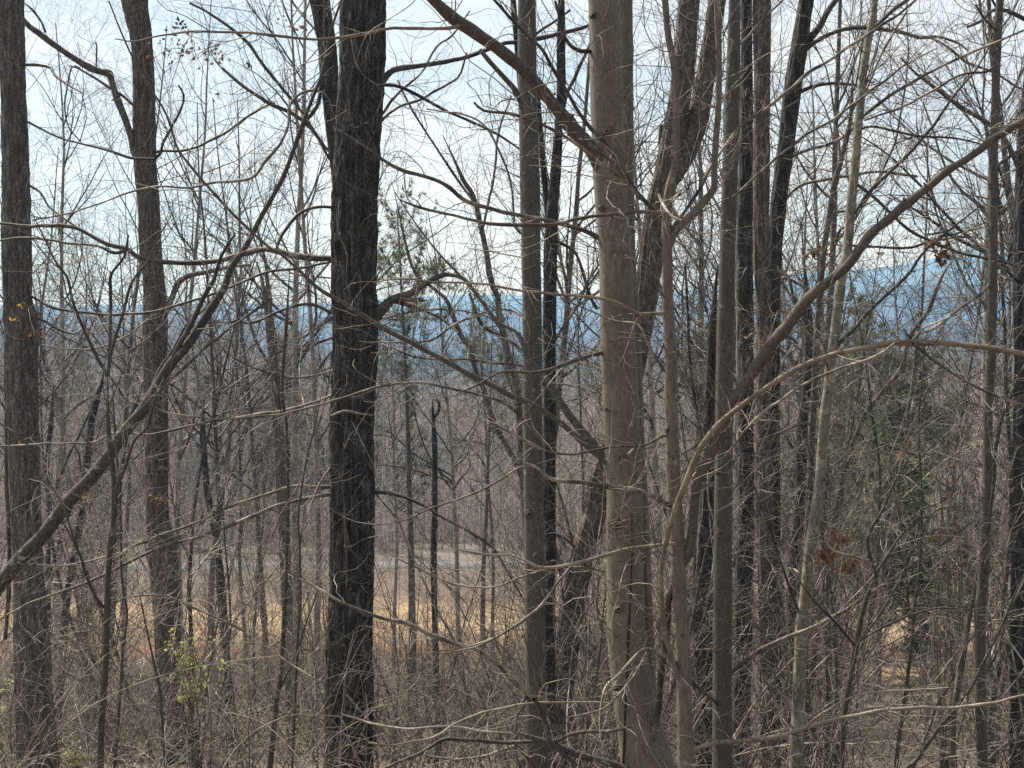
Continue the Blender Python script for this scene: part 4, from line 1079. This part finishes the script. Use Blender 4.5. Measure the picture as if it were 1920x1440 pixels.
# dry grass of the field
g = np.random.default_rng(5)
N = 22000
x = g.uniform(-26, 18, N); y = g.uniform(45.5, 54.5, N)
keep = (fbm(x * 0.35, y * 0.35, 0, 8, 3) + 0.25 > g.random(N) * 0.6)
x = x[keep]; y = y[keep]
N2 = 1500
x = np.concatenate([x, g.uniform(11.5, 16, N2)]); y = np.concatenate([y, g.uniform(34, 40.5, N2)])
n_ = len(x)
st_ = np.stack([x, y, ground(x, y)], 1)
a1, b1 = grow(g, st_, g.normal(0, 0.22, (n_, 3)) + np.array([0, 0, 1]), g.uniform(0.15, 0.5, n_), np.full(n_, 0.006), 4, 0.12, 0.12, (0, 0, -0.08), 0.3)
mb = MB(); mb.tubes(a1, b1, 3)
tag(mb.build('dry_grass', M['straw']), 'tan dry grass standing in the field before the grey track', 'grass', kind='stuff')

# ------------------------------------------------------------------ templates of bare trees
def tree_template(g, H, r0, bushy=1.0, nlimb=16, levels=3, fine=1.0, spread=0.8, lowest=0.25, wig=0.03):
    K = 18
    tr, tq = grow(g, np.zeros((1, 3)), np.array([[g.normal(0, 0.05), g.normal(0, 0.05), 1]]), np.array([H]), np.array([r0]), K, 0.006, wig, (0, 0, 0.05), 0.12)
    tr[:, 0, 2] -= 0.4
    st_, d, rr, _, tt = spawn(g, tr, tq, nlimb, lowest, 0.98, spread, 0.18)
    L = H * g.uniform(0.18, 0.40, nlimb) * (1.15 - 0.75 * tt)
    l1, q1 = grow(g, st_, d, L, rr * 0.55, 11, 0.05, 0.09, (0, 0, 0.06), 0.25)
    out_ = [(l1, q1, 5)]
    n2 = int(nlimb * 6 * bushy)
    st_, d, rr, _, tt = spawn(g, l1, q1, n2, 0.12, 1, 0.75, 0.2)
    l2, q2 = grow(g, st_, d, H * g.uniform(0.05, 0.14, n2), rr * 0.6, 8, 0.09, 0.11, (0, 0, 0.05), 0.35)
    out_.append((l2, q2, 4))
    n3 = int(n2 * 4 * bushy)
    st_, d, rr, _, tt = spawn(g, l2, q2, n3, 0.1, 1, 0.75, 0.2)
    l3, q3 = grow(g, st_, d, H * g.uniform(0.02, 0.06, n3), np.maximum(rr * 0.6, 0.0022 * fine), 6, 0.12, 0.12, (0, 0, 0.04), 0.5)
    out_.append((l3, q3, 3))
    if levels > 3:
        n4 = int(n3 * 2.4)
        st_, d, rr, _, tt = spawn(g, l3, q3, n4, 0.1, 1, 0.8, 0.2)
        l4, q4 = grow(g, st_, d, H * g.uniform(0.008, 0.028, n4), np.maximum(rr * 0.7, 0.0016 * fine), 4, 0.15, 0.15, (0, 0, 0.03), 0.6)
        out_.append((l4, q4, 3))
    return (tr, tq), out_

def tree_object(g, name, H, r0, mt, mw, **kw):
    (tr, tq), ls = tree_template(g, H, r0, **kw)
    root = empty(name, (0, 0, 0))
    mb = MB()
    # a slightly lumpy trunk
    s = np.linspace(0, tr.shape[1] - 1, 60)
    p = np.stack([np.interp(s, np.arange(tr.shape[1]), tr[0, :, c]) for c in range(3)], 1)
    q = np.interp(s, np.arange(tr.shape[1]), tq[0])
    q[:4] *= np.array([1.35, 1.2, 1.1, 1.04])
    lumpy_tube(mb, p, q, 9, int(g.integers(1000)), 1.5, 'smooth')
    t = mb.build('trunk', mt, root)
    mb = MB()
    for l, qq, sd_ in ls: mb.tubes(l, qq, sd_)
    c = mb.build('crown', mw, root)
    KIDS[root.name] = [t, c]
    return root

# ------------------------------------------------------------------ trees in the middle distance (their crowns fill the sky)
g = np.random.default_rng(21)
mids = [tree_object(g, 'bare_tree', 13 + 1.2 * k, 0.065 + 0.012 * k, M['grey'] if k % 2 else M['bgtree'], M['twigdark'] if k in (1, 4) else M['twig'],
                    nlimb=22, levels=4, bushy=1.0, fine=1.0, spread=0.85, lowest=0.36, wig=0.035) for k in range(6)]
spots = [(60, 26, 1), (150, 33, 0), (225, 40, 3), (330, 27, 2), (390, 36, 5), (455, 42, 1), (560, 30, 4), (590, 24, 0), (100, 38, 4), (190, 29, 1), (290, 44, 2), (500, 32, 1), (430, 24, 1), (735, 40, 2), (860, 38, 4), (925, 44, 1),
         (1180, 42, 3), (1240, 28, 4), (1300, 34, 5), (1345, 24, 1), (1440, 23, 2), (1475, 31, 0), (1545, 38, 4), (1590, 26, 3), (1650, 33, 5), (1745, 23, 1),
         (1800, 40, 0), (1870, 25, 4), (1905, 34, 3), (1960, 28, 1), (2040, 24, 5), (1500, 44, 3), (1620, 43, 1), (1720, 42, 4), (20, 43, 5), (1400, 40, 2), (2120, 34, 0), (650, 36, 3), (1010, 30, 5)]
for i, (px, Y, k) in enumerate(spots):
    o = mids[k] if i in [next(j for j, s_ in enumerate(spots) if s_[2] == kk) for kk in range(6)] else copy_tree(mids[k])
    x_ = (px - 960) / F * Y
    o.location = (x_, Y, gz(x_, Y))
    s_ = g.uniform(0.78, 1.05)
    if 620 < px < 1120: s_ *= 0.86
    if 1590 < px < 1790: s_ *= 0.8
    o.scale = (s_, s_, s_ * g.uniform(0.95, 1.1)); o.rotation_euler = (g.normal(0, 0.03), g.normal(0, 0.03), g.uniform(0, 6.28))
    side = 'left of the blackish trunk' if px < 620 else ('in the gap right of the blackish trunk' if px < 1130 else ('behind the group of rough trunks' if px < 1480 else 'behind the lichen spotted tree and the right hand sapling'))
    near = 'bare tree on the near slope' if Y < 31 else ('bare tree down the slope' if Y < 39 else 'bare tree at the field edge')
    tag(o, near + ', ' + side, 'tree', near + ' ' + side)

# slim upright saplings rising from the brush
g = np.random.default_rng(31)
saps = [tree_object(g, 'brush_sapling', 5.0 + 0.8 * k, 0.022 + 0.004 * k, M['sap'], M['brush'] if k % 2 else M['twig'], nlimb=20, levels=3, bushy=0.9, fine=1.0, spread=0.7, lowest=0.12, wig=0.06) for k in range(5)]
used = set()
sap_n = 0
for i in range(130):
    if i < 62: px = g.uniform(1040, 2000)
    elif i < 95: px = g.uniform(-80, 620)
    elif i < 112: px = g.uniform(640, 1120)
    else: px = g.uniform(1480, 2000)
    Y = g.uniform(12.5, 34) if px > 1040 else g.uniform(15, 38)
    if 1640 < px < 1810: continue
    k = int(g.integers(5))
    o = saps[k] if k not in used else copy_tree(saps[k]); used.add(k)
    x_ = (px - 960) / F * Y
    o.location = (x_, Y, gz(x_, Y))
    s_ = g.uniform(0.7, 1.25) * (0.62 if 640 < px < 1110 else 0.85 if px < 640 else 1)
    o.scale = (s_, s_, s_); o.rotation_euler = (g.normal(0, 0.10), g.normal(0, 0.10), g.uniform(0, 6.28))
    side = 'left of the blackish trunk' if px < 660 else ('before the tan field right of the blackish trunk' if px < 1110 else 'in the brush on the right')
    tag(o, 'slim bare sapling rising from the thicket, ' + side, 'sapling', 'saplings rising from the thicket ' + side)

# ------------------------------------------------------------------ woods beyond the track
g = np.random.default_rng(41)
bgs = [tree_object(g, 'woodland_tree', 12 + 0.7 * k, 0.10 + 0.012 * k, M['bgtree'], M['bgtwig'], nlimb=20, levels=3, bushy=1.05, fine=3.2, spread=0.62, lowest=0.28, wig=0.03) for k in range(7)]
def skyline(px):
    return float(np.interp(px, [-400, 0, 200, 420, 520, 640, 720, 860, 1100, 1250, 1350, 1500, 1620, 1750, 1920, 2300],
                               [585, 590, 592, 604, 636, 668, 700, 712, 706, 680, 650, 640, 655, 660, 655, 640]))
used = set(); placed = []
n_bg = 0; tries = 0
while n_bg < 285 and tries < 4000:
    tries += 1
    f_ = g.random()
    Y = 67 + 12 * g.random() if f_ < 0.33 else (79 + 40 * g.random() if f_ < 0.72 else 119 + 110 * g.random())
    px = g.uniform(-260, 2180)
    x_ = (px - 960) / F * Y
    if any((x_ - a_) ** 2 + (Y - b_) ** 2 < (1.5 + Y * 0.008) ** 2 for a_, b_ in placed): continue
    placed.append((x_, Y))
    zb = gz(x_, Y)
    row = skyline(px) + abs(g.normal(0, 16)) + (10 if Y < 90 else 0)
    Hh = CAMZ + (600 - row) / F * Y - zb
    Hh = min(max(Hh, 6), 19)
    k = int(g.integers(7))
    o = bgs[k] if k not in used else copy_tree(bgs[k]); used.add(k)
    s_ = Hh / (12 + 0.7 * k)
    o.location = (x_, Y, zb)
    o.scale = (s_ * g.uniform(0.8, 1.05), s_ * g.uniform(0.8, 1.05), s_); o.rotation_euler = (0, 0, g.uniform(0, 6.28))
    row_ = 'at the edge of the woods behind the track' if Y < 79 else ('inside the woods beyond the track' if Y < 119 else 'deep in the woods beyond the track')
    tag(o, 'slender bare grey tree ' + row_, 'tree', 'bare trees ' + row_)
    n_bg += 1

# ------------------------------------------------------------------ pines
def pine_object(g, H, r0, mat, n_br=34, tuft=16, nl=0.16, lowest=0.25, sparse=1.0):
    root = empty('pine_tree', (0, 0, 0))
    tr, tq = grow(g, np.zeros((1, 3)), np.array([[0, 0, 1.0]]), np.array([H]), np.array([r0]), 16, 0.004, 0.02, (0, 0, 0.05), 0.12)
    mb = MB(); mb.tubes(tr, tq, 8); t = mb.build('trunk', M['red'], root)
    st_, d, rr, _, tt = spawn(g, tr, tq, n_br, lowest, 0.99, 1.25, 0.18)
    L = H * 0.27 * (1.12 - tt) * g.uniform(0.7, 1.2, n_br) + 0.3
    l1, q1 = grow(g, st_, d, L, rr * 0.35, 9, 0.05, 0.09, (0, 0, 0.09), 0.25)
    n2 = int(n_br * 5 * sparse)
    s2, d2, r2, _, _ = spawn(g, l1, q1, n2, 0.3, 1, 0.7, 0.2, 0.4)
    l2, q2 = grow(g, s2, d2, g.uniform(0.25, 0.7, n2) * H / 12, np.maximum(r2 * 0.5, 0.004), 5, 0.1, 0.1, (0, 0, 0.08), 0.5)
    mb = MB(); mb.tubes(l1, q1, 5); mb.tubes(l2, q2, 3); br = mb.build('boughs', M['red'], root)
    # tufts of needles at the ends of the shoots
    ends = np.concatenate([l2[:, -1], l2[:, -2], l1[:, -1]])
    dirs = np.concatenate([l2[:, -1] - l2[:, -2], l2[:, -2] - l2[:, -3], l1[:, -1] - l1[:, -2]])
    c = np.repeat(ends, tuft, 0); dd = unit(np.repeat(unit(dirs), tuft, 0) * 0.8 + g.normal(0, 0.6, (len(c), 3)))
    ln = nl * g.uniform(0.7, 1.2, len(c))[:, None]
    s_ = unit(np.cross(dd, g.normal(0, 1, (len(c), 3)))) * (nl * 0.055)
    p0 = c + dd * 0.02
    V = np.stack([p0 - s_, p0 + s_, p0 + dd * ln], 1)
    mb = MB(); i_ = np.arange(len(c))[:, None] * 3
    mb.add(V, i_ + np.array([[0, 1, 2]]))
    nd = mb.build('needles', mat, root, smooth=False)
    KIDS[root.name] = [t, br, nd]
    return root
g = np.random.default_rng(51)
pines = [pine_object(g, 11, 0.12, M['pine'], 24, 20, 0.15, 0.68, 1.5), pine_object(g, 13, 0.15, M['farpine'], 80, 42, 0.27, 0.10, 2.0), pine_object(g, 12, 0.15, M['farpine'], 84, 42, 0.28, 0.15, 2.0)]
pl = [(770, 372, 30, 0, 'sparse pine reaching above the ridges just right of the blackish trunk'),
      (905, 560, 44, 0, 'small sparse pine in the middle of the gap between the blackish and smooth trunks'),
      (1650, 615, 40, 1, 'green pine standing before the blue valley right of the lichen spotted tree'),
      (1740, 665, 36, 2, 'green pine low beneath the tan arching stem'),
      (1575, 570, 46, 1, 'dark pine half hidden behind the heavy diagonal limb'),
      (560, 632, 78, 2, 'green pine in the woods just left of the blackish trunk'),
      (745, 655, 84, 1, 'grey green pine in the woods just right of the blackish trunk'),
      (415, 690, 92, 2, 'dull green pine in the woods right of the reddish trunk'),
      (150, 650, 96, 1, 'dull green pine in the woods right of the left edge trunk'),
      (1760, 1020, 37, 2, 'young pine low behind the right hand sapling'),
      (1330, 640, 90, 2, 'dull green pine behind the olive grey trunk'),
      (980, 700, 130, 1, 'far green pine beside the foot of the blue valley')]
hs = [11, 13, 12]
seen = set()
for px, row, Y, k, lab in pl:
    o = pines[k] if k not in seen else copy_tree(pines[k]); seen.add(k)
    x_ = (px - 960) / F * Y; zb = gz(x_, Y)
    Hh = CAMZ + (600 - row) / F * Y - zb
    s_ = max(Hh, 2) / hs[k]
    o.location = (x_, Y, zb - 0.2)
    wd = 1.0 if k else 0.8
    o.scale = (s_ * wd, s_ * wd, s_); o.rotation_euler = (0, 0, g.uniform(0, 6.28))
    tag(o, lab, 'pine')

# ------------------------------------------------------------------ far woods: one mass
g = np.random.default_rng(61)
def far_template(g, pine):
    n = 90
    H = 14.0
    if pine:
        h = g.uniform(0.2, 1, n) * H
        rr = (1.05 - h / H) * 2.6 * np.sqrt(g.random(n))
    else:
        h = H * (0.35 + 0.65 * g.random(n)); rr = 3.4 * np.sqrt(g.random(n)) * np.sqrt(np.clip(1.05 - ((h / H - 0.62) / 0.45) ** 2, 0.05, 1))
    an = g.uniform(0, 6.28, n)
    p = np.stack([rr * np.cos(an), rr * np.sin(an), h], 1)
    d = unit(np.stack([np.cos(an) * 0.5, np.sin(an) * 0.5, np.full(n, 1.0 if not pine else -0.1)], 1) + g.normal(0, 0.35, (n, 3)))
    L = (1.6 if not pine else 1.3) * g.uniform(0.5, 1.2, n)[:, None]
    s_ = unit(np.cross(d, g.normal(0, 1, (n, 3)))) * (0.10 if not pine else 0.42)
    V = np.stack([p - s_, p + s_, p + d * L], 1).reshape(-1, 3)
    T = np.arange(len(V)).reshape(-1, 3)
    tr = np.array([[-.14, 0, -1], [.14, 0, -1], [0, 0, H]]); tr2 = np.array([[0, -.14, -1], [0, .14, -1], [0, 0, H]])
    V = np.concatenate([V, tr, tr2]); T = np.concatenate([T, [[len(V) - 6, len(V) - 5, len(V) - 4]], [[len(V) - 3, len(V) - 2, len(V) - 1]]])
    return V, T
tb = [far_template(g, False) for _ in range(4)]; tp = [far_template(g, True) for _ in range(3)]
mb = MB()
n = 0
while n < 5200:
    Y = 150 * (1900 / 150) ** (g.random() ** 0.75)
    px = g.uniform(-250, 2170)
    x_ = (px - 960) / F * Y
    zb = gz(x_, Y)
    patch = fbm(x_ * 0.006, Y * 0.004, 0, 91, 3)
    is_p = patch > 0.12 and Y > 200
    V, T = (tp if is_p else tb)[int(g.integers(3))]
    s_ = g.uniform(0.65, 1.05) * (1.0 if Y > 260 else 0.85)
    an = g.uniform(0, 6.28); c_, sn = math.cos(an), math.sin(an)
    W_ = V.copy(); W_[:, 0] = V[:, 0] * c_ - V[:, 1] * sn; W_[:, 1] = V[:, 0] * sn + V[:, 1] * c_
    mb.add(W_ * s_ + np.array([x_, Y, zb]), T, 1 if is_p else 0)
    n += 1
tag(mb.build('distant_woods', [M['bgtwig'], M['farpine']], smooth=False), 'far off bare and pine woods covering the valley floor and low rises', 'woods', kind='stuff')

# ------------------------------------------------------------------ brush: a thicket nobody could count
g = np.random.default_rng(71)
def shrub(g, H, nst, bushy, lean=0.45):
    st_ = np.zeros((nst, 3)); st_[:, :2] = g.normal(0, 0.12 * H, (nst, 2)); st_[:, 2] = -0.15
    d = np.stack([g.normal(0, lean, nst), g.normal(0, lean, nst), np.ones(nst)], 1)
    l1, q1 = grow(g, st_, d, H * g.uniform(0.6, 1.35, nst), g.uniform(0.004, 0.009, nst), 11, 0.05, 0.09, (0, 0, -0.02), 0.3)
    n2 = int(nst * 7 * bushy)
    s2, d2, r2, _, _ = spawn(g, l1, q1, n2, 0.12, 1, 0.8, 0.25)
    l2, q2 = grow(g, s2, d2, H * g.uniform(0.15, 0.5, n2), np.maximum(r2 * 0.6, 0.0022), 8, 0.10, 0.13, (0, 0, -0.02), 0.45)
    n3 = int(n2 * 2.6 * bushy)
    s3, d3, r3, _, _ = spawn(g, l2, q2, n3, 0.1, 1, 0.85, 0.25)
    l3, q3 = grow(g, s3, d3, H * g.uniform(0.06, 0.2, n3), np.maximum(r3 * 0.7, 0.0018), 5, 0.14, 0.16, (0, 0, 0), 0.6)
    b_ = MB(); b_.tubes(l1, q1, 4); b_.tubes(l2, q2, 3); b_.tubes(l3, q3, 3)
    return np.concatenate(b_.v), np.concatenate(b_.q)
sh = [shrub(g, 1.6, 8, 1.0) for _ in range(4)]
sh_near = [shrub(g, 1.9, 6, 0.62) for _ in range(4)]
def brush_mass(name, label, count, place, mat, briars=0, farpoles=0):
    mb = MB()
    if farpoles:
        n = farpoles
        Yp = g.uniform(65, 150, n); xp = (g.uniform(-260, 2180, n) - 960) / F * Yp
        sp_ = np.stack([xp, Yp, ground(xp, Yp) - 0.2], 1)
        lp, qp = grow(g, sp_, np.stack([g.normal(0, 0.1, n), g.normal(0, 0.1, n), np.ones(n)], 1), g.uniform(3, 9, n), g.uniform(0.02, 0.05, n), 9, 0.02, 0.04, (0, 0, 0.03), 0.3)
        s2, d2, r2, _, _ = spawn(g, lp, qp, n * 7, 0.3, 1, 0.7, 0.2)
        l2, q2 = grow(g, s2, d2, g.uniform(0.5, 1.8, n * 7), np.maximum(r2 * 0.4, 0.008), 6, 0.08, 0.12, (0, 0, 0.04), 0.5)
        mb.tubes(lp, qp, 4, 0); mb.tubes(l2, q2, 3, 0)
    if briars:
        Yb = 8.6 + 13 * g.random(briars) ** 1.4; xb = (g.uniform(-150, 2080, briars) - 960) / F * Yb
        sb = np.stack([xb, Yb, ground(xb, Yb) - 0.1], 1)
        xb = np.where((xb / Yb * F + 960 > 1630) & (xb / Yb * F + 960 < 1830), xb - 2.2, xb); sb = np.stack([xb, Yb, ground(xb, Yb) - 0.1], 1)
        db = np.stack([g.normal(0, 0.55, briars), g.normal(0, 0.4, briars), np.ones(briars)], 1)
        Lb = np.minimum(g.uniform(0.9, 2.9, briars), np.where((xb / Yb * F + 960 > 60) & (xb / Yb * F + 960 < 1080), 0.45 + 1.3 * (Yb / 12), 9))
        lb, qb = grow(g, sb, db, Lb, g.uniform(0.0025, 0.006, briars), 16, 0.05, 0.10, (0, 0, -0.05), 0.35)
        s2, d2, r2, _, _ = spawn(g, lb, qb, briars * 5, 0.2, 1, 0.8, 0.25)
        l2, q2 = grow(g, s2, d2, g.uniform(0.1, 0.5, briars * 5), np.maximum(r2 * 0.55, 0.0013), 9, 0.12, 0.17, (0, 0, -0.01), 0.5)
        m_ = len(mat)
        for k in range(m_):
            mb.tubes(lb[k::m_], qb[k::m_], 5, k); mb.tubes(l2[k::m_], q2[k::m_], 4, k)
    for i in range(count):
        x_, Y, s_ = place(i)
        lst = sh_near if Y < 20 else sh
        V, Q = lst[int(g.integers(len(lst)))]
        an = g.uniform(0, 6.28); c_, sn = math.cos(an), math.sin(an)
        W_ = V * s_
        W2 = W_.copy(); W2[:, 0] = W_[:, 0] * c_ - W_[:, 1] * sn; W2[:, 1] = W_[:, 0] * sn + W_[:, 1] * c_
        mb.add(W2 + np.array([x_, Y, gz(x_, Y)]), Q, int(g.integers(len(mat))))
    return tag(mb.build(name, mat), label, 'thicket', kind='stuff')
def place_near(i):
    Y = 10.5 + 36.5 * g.random() ** 0.9
    px = g.uniform(-130, 2050)
    gap = 90 < px < 1060
    s_ = g.uniform(0.7, 1.25)
    if gap:
        lim = 1172 + 14 * (px > 640)
        # keep the brush in front of the field below the sunlit grass
        x_ = (px - 960) / F * Y; zb = gz(x_, Y)
        hmax = CAMZ - (lim - 600) / F * Y - zb
        s_ = min(s_, max(hmax, 0.25) / 1.75) if Y > 17 else min(s_, max(hmax, 0.3) / 1.5)
        s_ *= g.uniform(0.8, 1.25)
    elif px > 1060:
        s_ *= 1.0 + 0.5 * g.random()
        if 1610 < px < 1850:
            x_ = (px - 960) / F * Y; zb = gz(x_, Y)
            s_ = min(s_, max(CAMZ - (1320 - 600) / F * Y - zb, 0.2) / 1.7)
    x_ = (px - 960) / F * Y
    return x_, Y, s_
brush_mass('undergrowth', 'tangled bare briars and shrubs filling the slope below the trees', 620, place_near, [M['brush'], M['twig'], M['twigdark'], M['brush'], M['twigpale'], M['twigdark'], M['brush']], briars=700)
def place_far(i):
    if i < 260:
        Y = g.uniform(54, 60.6); return g.uniform(-24, 18), Y, g.uniform(0.25, 0.85)
    Y = g.uniform(64.5, 90); px = g.uniform(-260, 2180)
    return (px - 960) / F * Y, Y, g.uniform(0.9, 2.6)
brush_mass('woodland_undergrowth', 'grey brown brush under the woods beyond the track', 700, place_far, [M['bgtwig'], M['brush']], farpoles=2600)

# ------------------------------------------------------------------ green leafed shrubs in the brush
def leafy(name, label, px, row, Y, wpx, hpx, n, size, mat):
    g2 = np.random.default_rng(int(px))
    x_ = (px - 960) / F * Y; zb = gz(x_, Y)
    root = empty(name, (x_, Y, zb)); tag(root, label, 'shrub')
    c = P(px, row, Y)
    W_ = wpx * Y / F; H_ = hpx * Y / F
    nst = 16
    st_ = np.tile([[x_, Y, zb - 0.05]], (nst, 1)) + g2.normal(0, 0.05, (nst, 3)) * [1, 1, 0]
    tgt = c + g2.normal(0, 1, (nst, 3)) * [W_ / 3, W_ / 4, H_ / 3]
    t = np.linspace(0, 1, 10)[None, :, None]
    pts = st_[:, None] * (1 - t) + tgt[:, None] * t
    pts = pts + 0.05 * np.sin(t * 9 + g2.uniform(0, 6, (nst, 1, 3))) * t
    mb = MB(); mb.tubes(pts, np.linspace(0.008, 0.003, 10)[None].repeat(nst, 0), 4)
    s2, d2, r2, _, _ = spawn(g2, pts, np.full((nst, 10), 0.003), n // 5, 0.6, 1, 0.8, 0.3)
    l2, q2 = grow(g2, s2, d2, g2.uniform(0.3, 1.0, len(s2)) * W_ * 0.22, r2, 5, 0.1, 0.1, (0, 0, 0.05), 0.5)
    mb.tubes(l2, q2, 3)
    mb.build('stems', M['twig'], root, (x_, Y, zb))
    mb = MB()
    i_ = g2.integers(0, len(l2), n); k_ = g2.integers(1, 5, n)
    pp = l2[i_, k_]
    for j in range(n):
        pass
    leaf_quads(mb, g2, pp, size, (size * .4,) * 3, n, droop=-0.2)
    mb.build('leaves', mat, root, (x_, Y, zb), smooth=False)
leafy('leafy_shrub', 'bright yellow green leafy shrub in the brush right of the reddish trunk', 358, 1216, 12.6, 86, 34, 400, .042, M['green'])
leafy('leafy_shrub', 'small tuft of yellow green leaves at the left edge', 18, 1283, 18.0, 26, 30, 60, .07, M['green'])
leafy('leafy_shrub', 'small tuft of yellow green leaves at the foot of the forked sapling', 135, 1405, 15.0, 26, 50, 80, .06, M['green'])
leafy('leafy_shrub', 'reddish brown leaved bush low beneath the leaning stem', 170, 930, 30.0, 80, 40, 160, .09, M['deadleaf'])
leafy('dry_leaved_shrub', 'spray of rust brown dead leaves between the lichen spotted tree and the right hand sapling', 1790, 850, 11.0, 150, 26, 120, .05, M['deadleaf'])

# ------------------------------------------------------------------ air
mb = MB()
x0, x1, y0, y1, z0, z1 = -5200, 5200, -80, 6700, -110, 345
V = np.array([[x, y, z] for x in (x0, x1) for y in (y0, y1) for z in (z0, z1)], float)
mb.add(V, [[0, 1, 3, 2], [4, 6, 7, 5], [0, 4, 5, 1], [2, 3, 7, 6], [0, 2, 6, 4], [1, 5, 7, 3]])
hm = bpy.data.materials.new('haze'); hm.use_nodes = True
hn = hm.node_tree; hn.nodes.clear()
ho = hn.nodes.new("ShaderNodeOutputMaterial"); hv = hn.nodes.new("ShaderNodeVolumePrincipled")
hv.inputs['Color'].default_value = (0.17, 0.44, 1.0, 1)
hv.inputs['Absorption Color'].default_value = (1, 1, 1, 1)
hv.inputs['Density'].default_value = HAZE
hv.inputs['Anisotropy'].default_value = 0.3
hn.links.new(hv.outputs[0], ho.inputs['Volume'])
tag(mb.build('haze', hm, smooth=False), 'blue haze of the far air over valley and ridges', 'haze', kind='stuff')
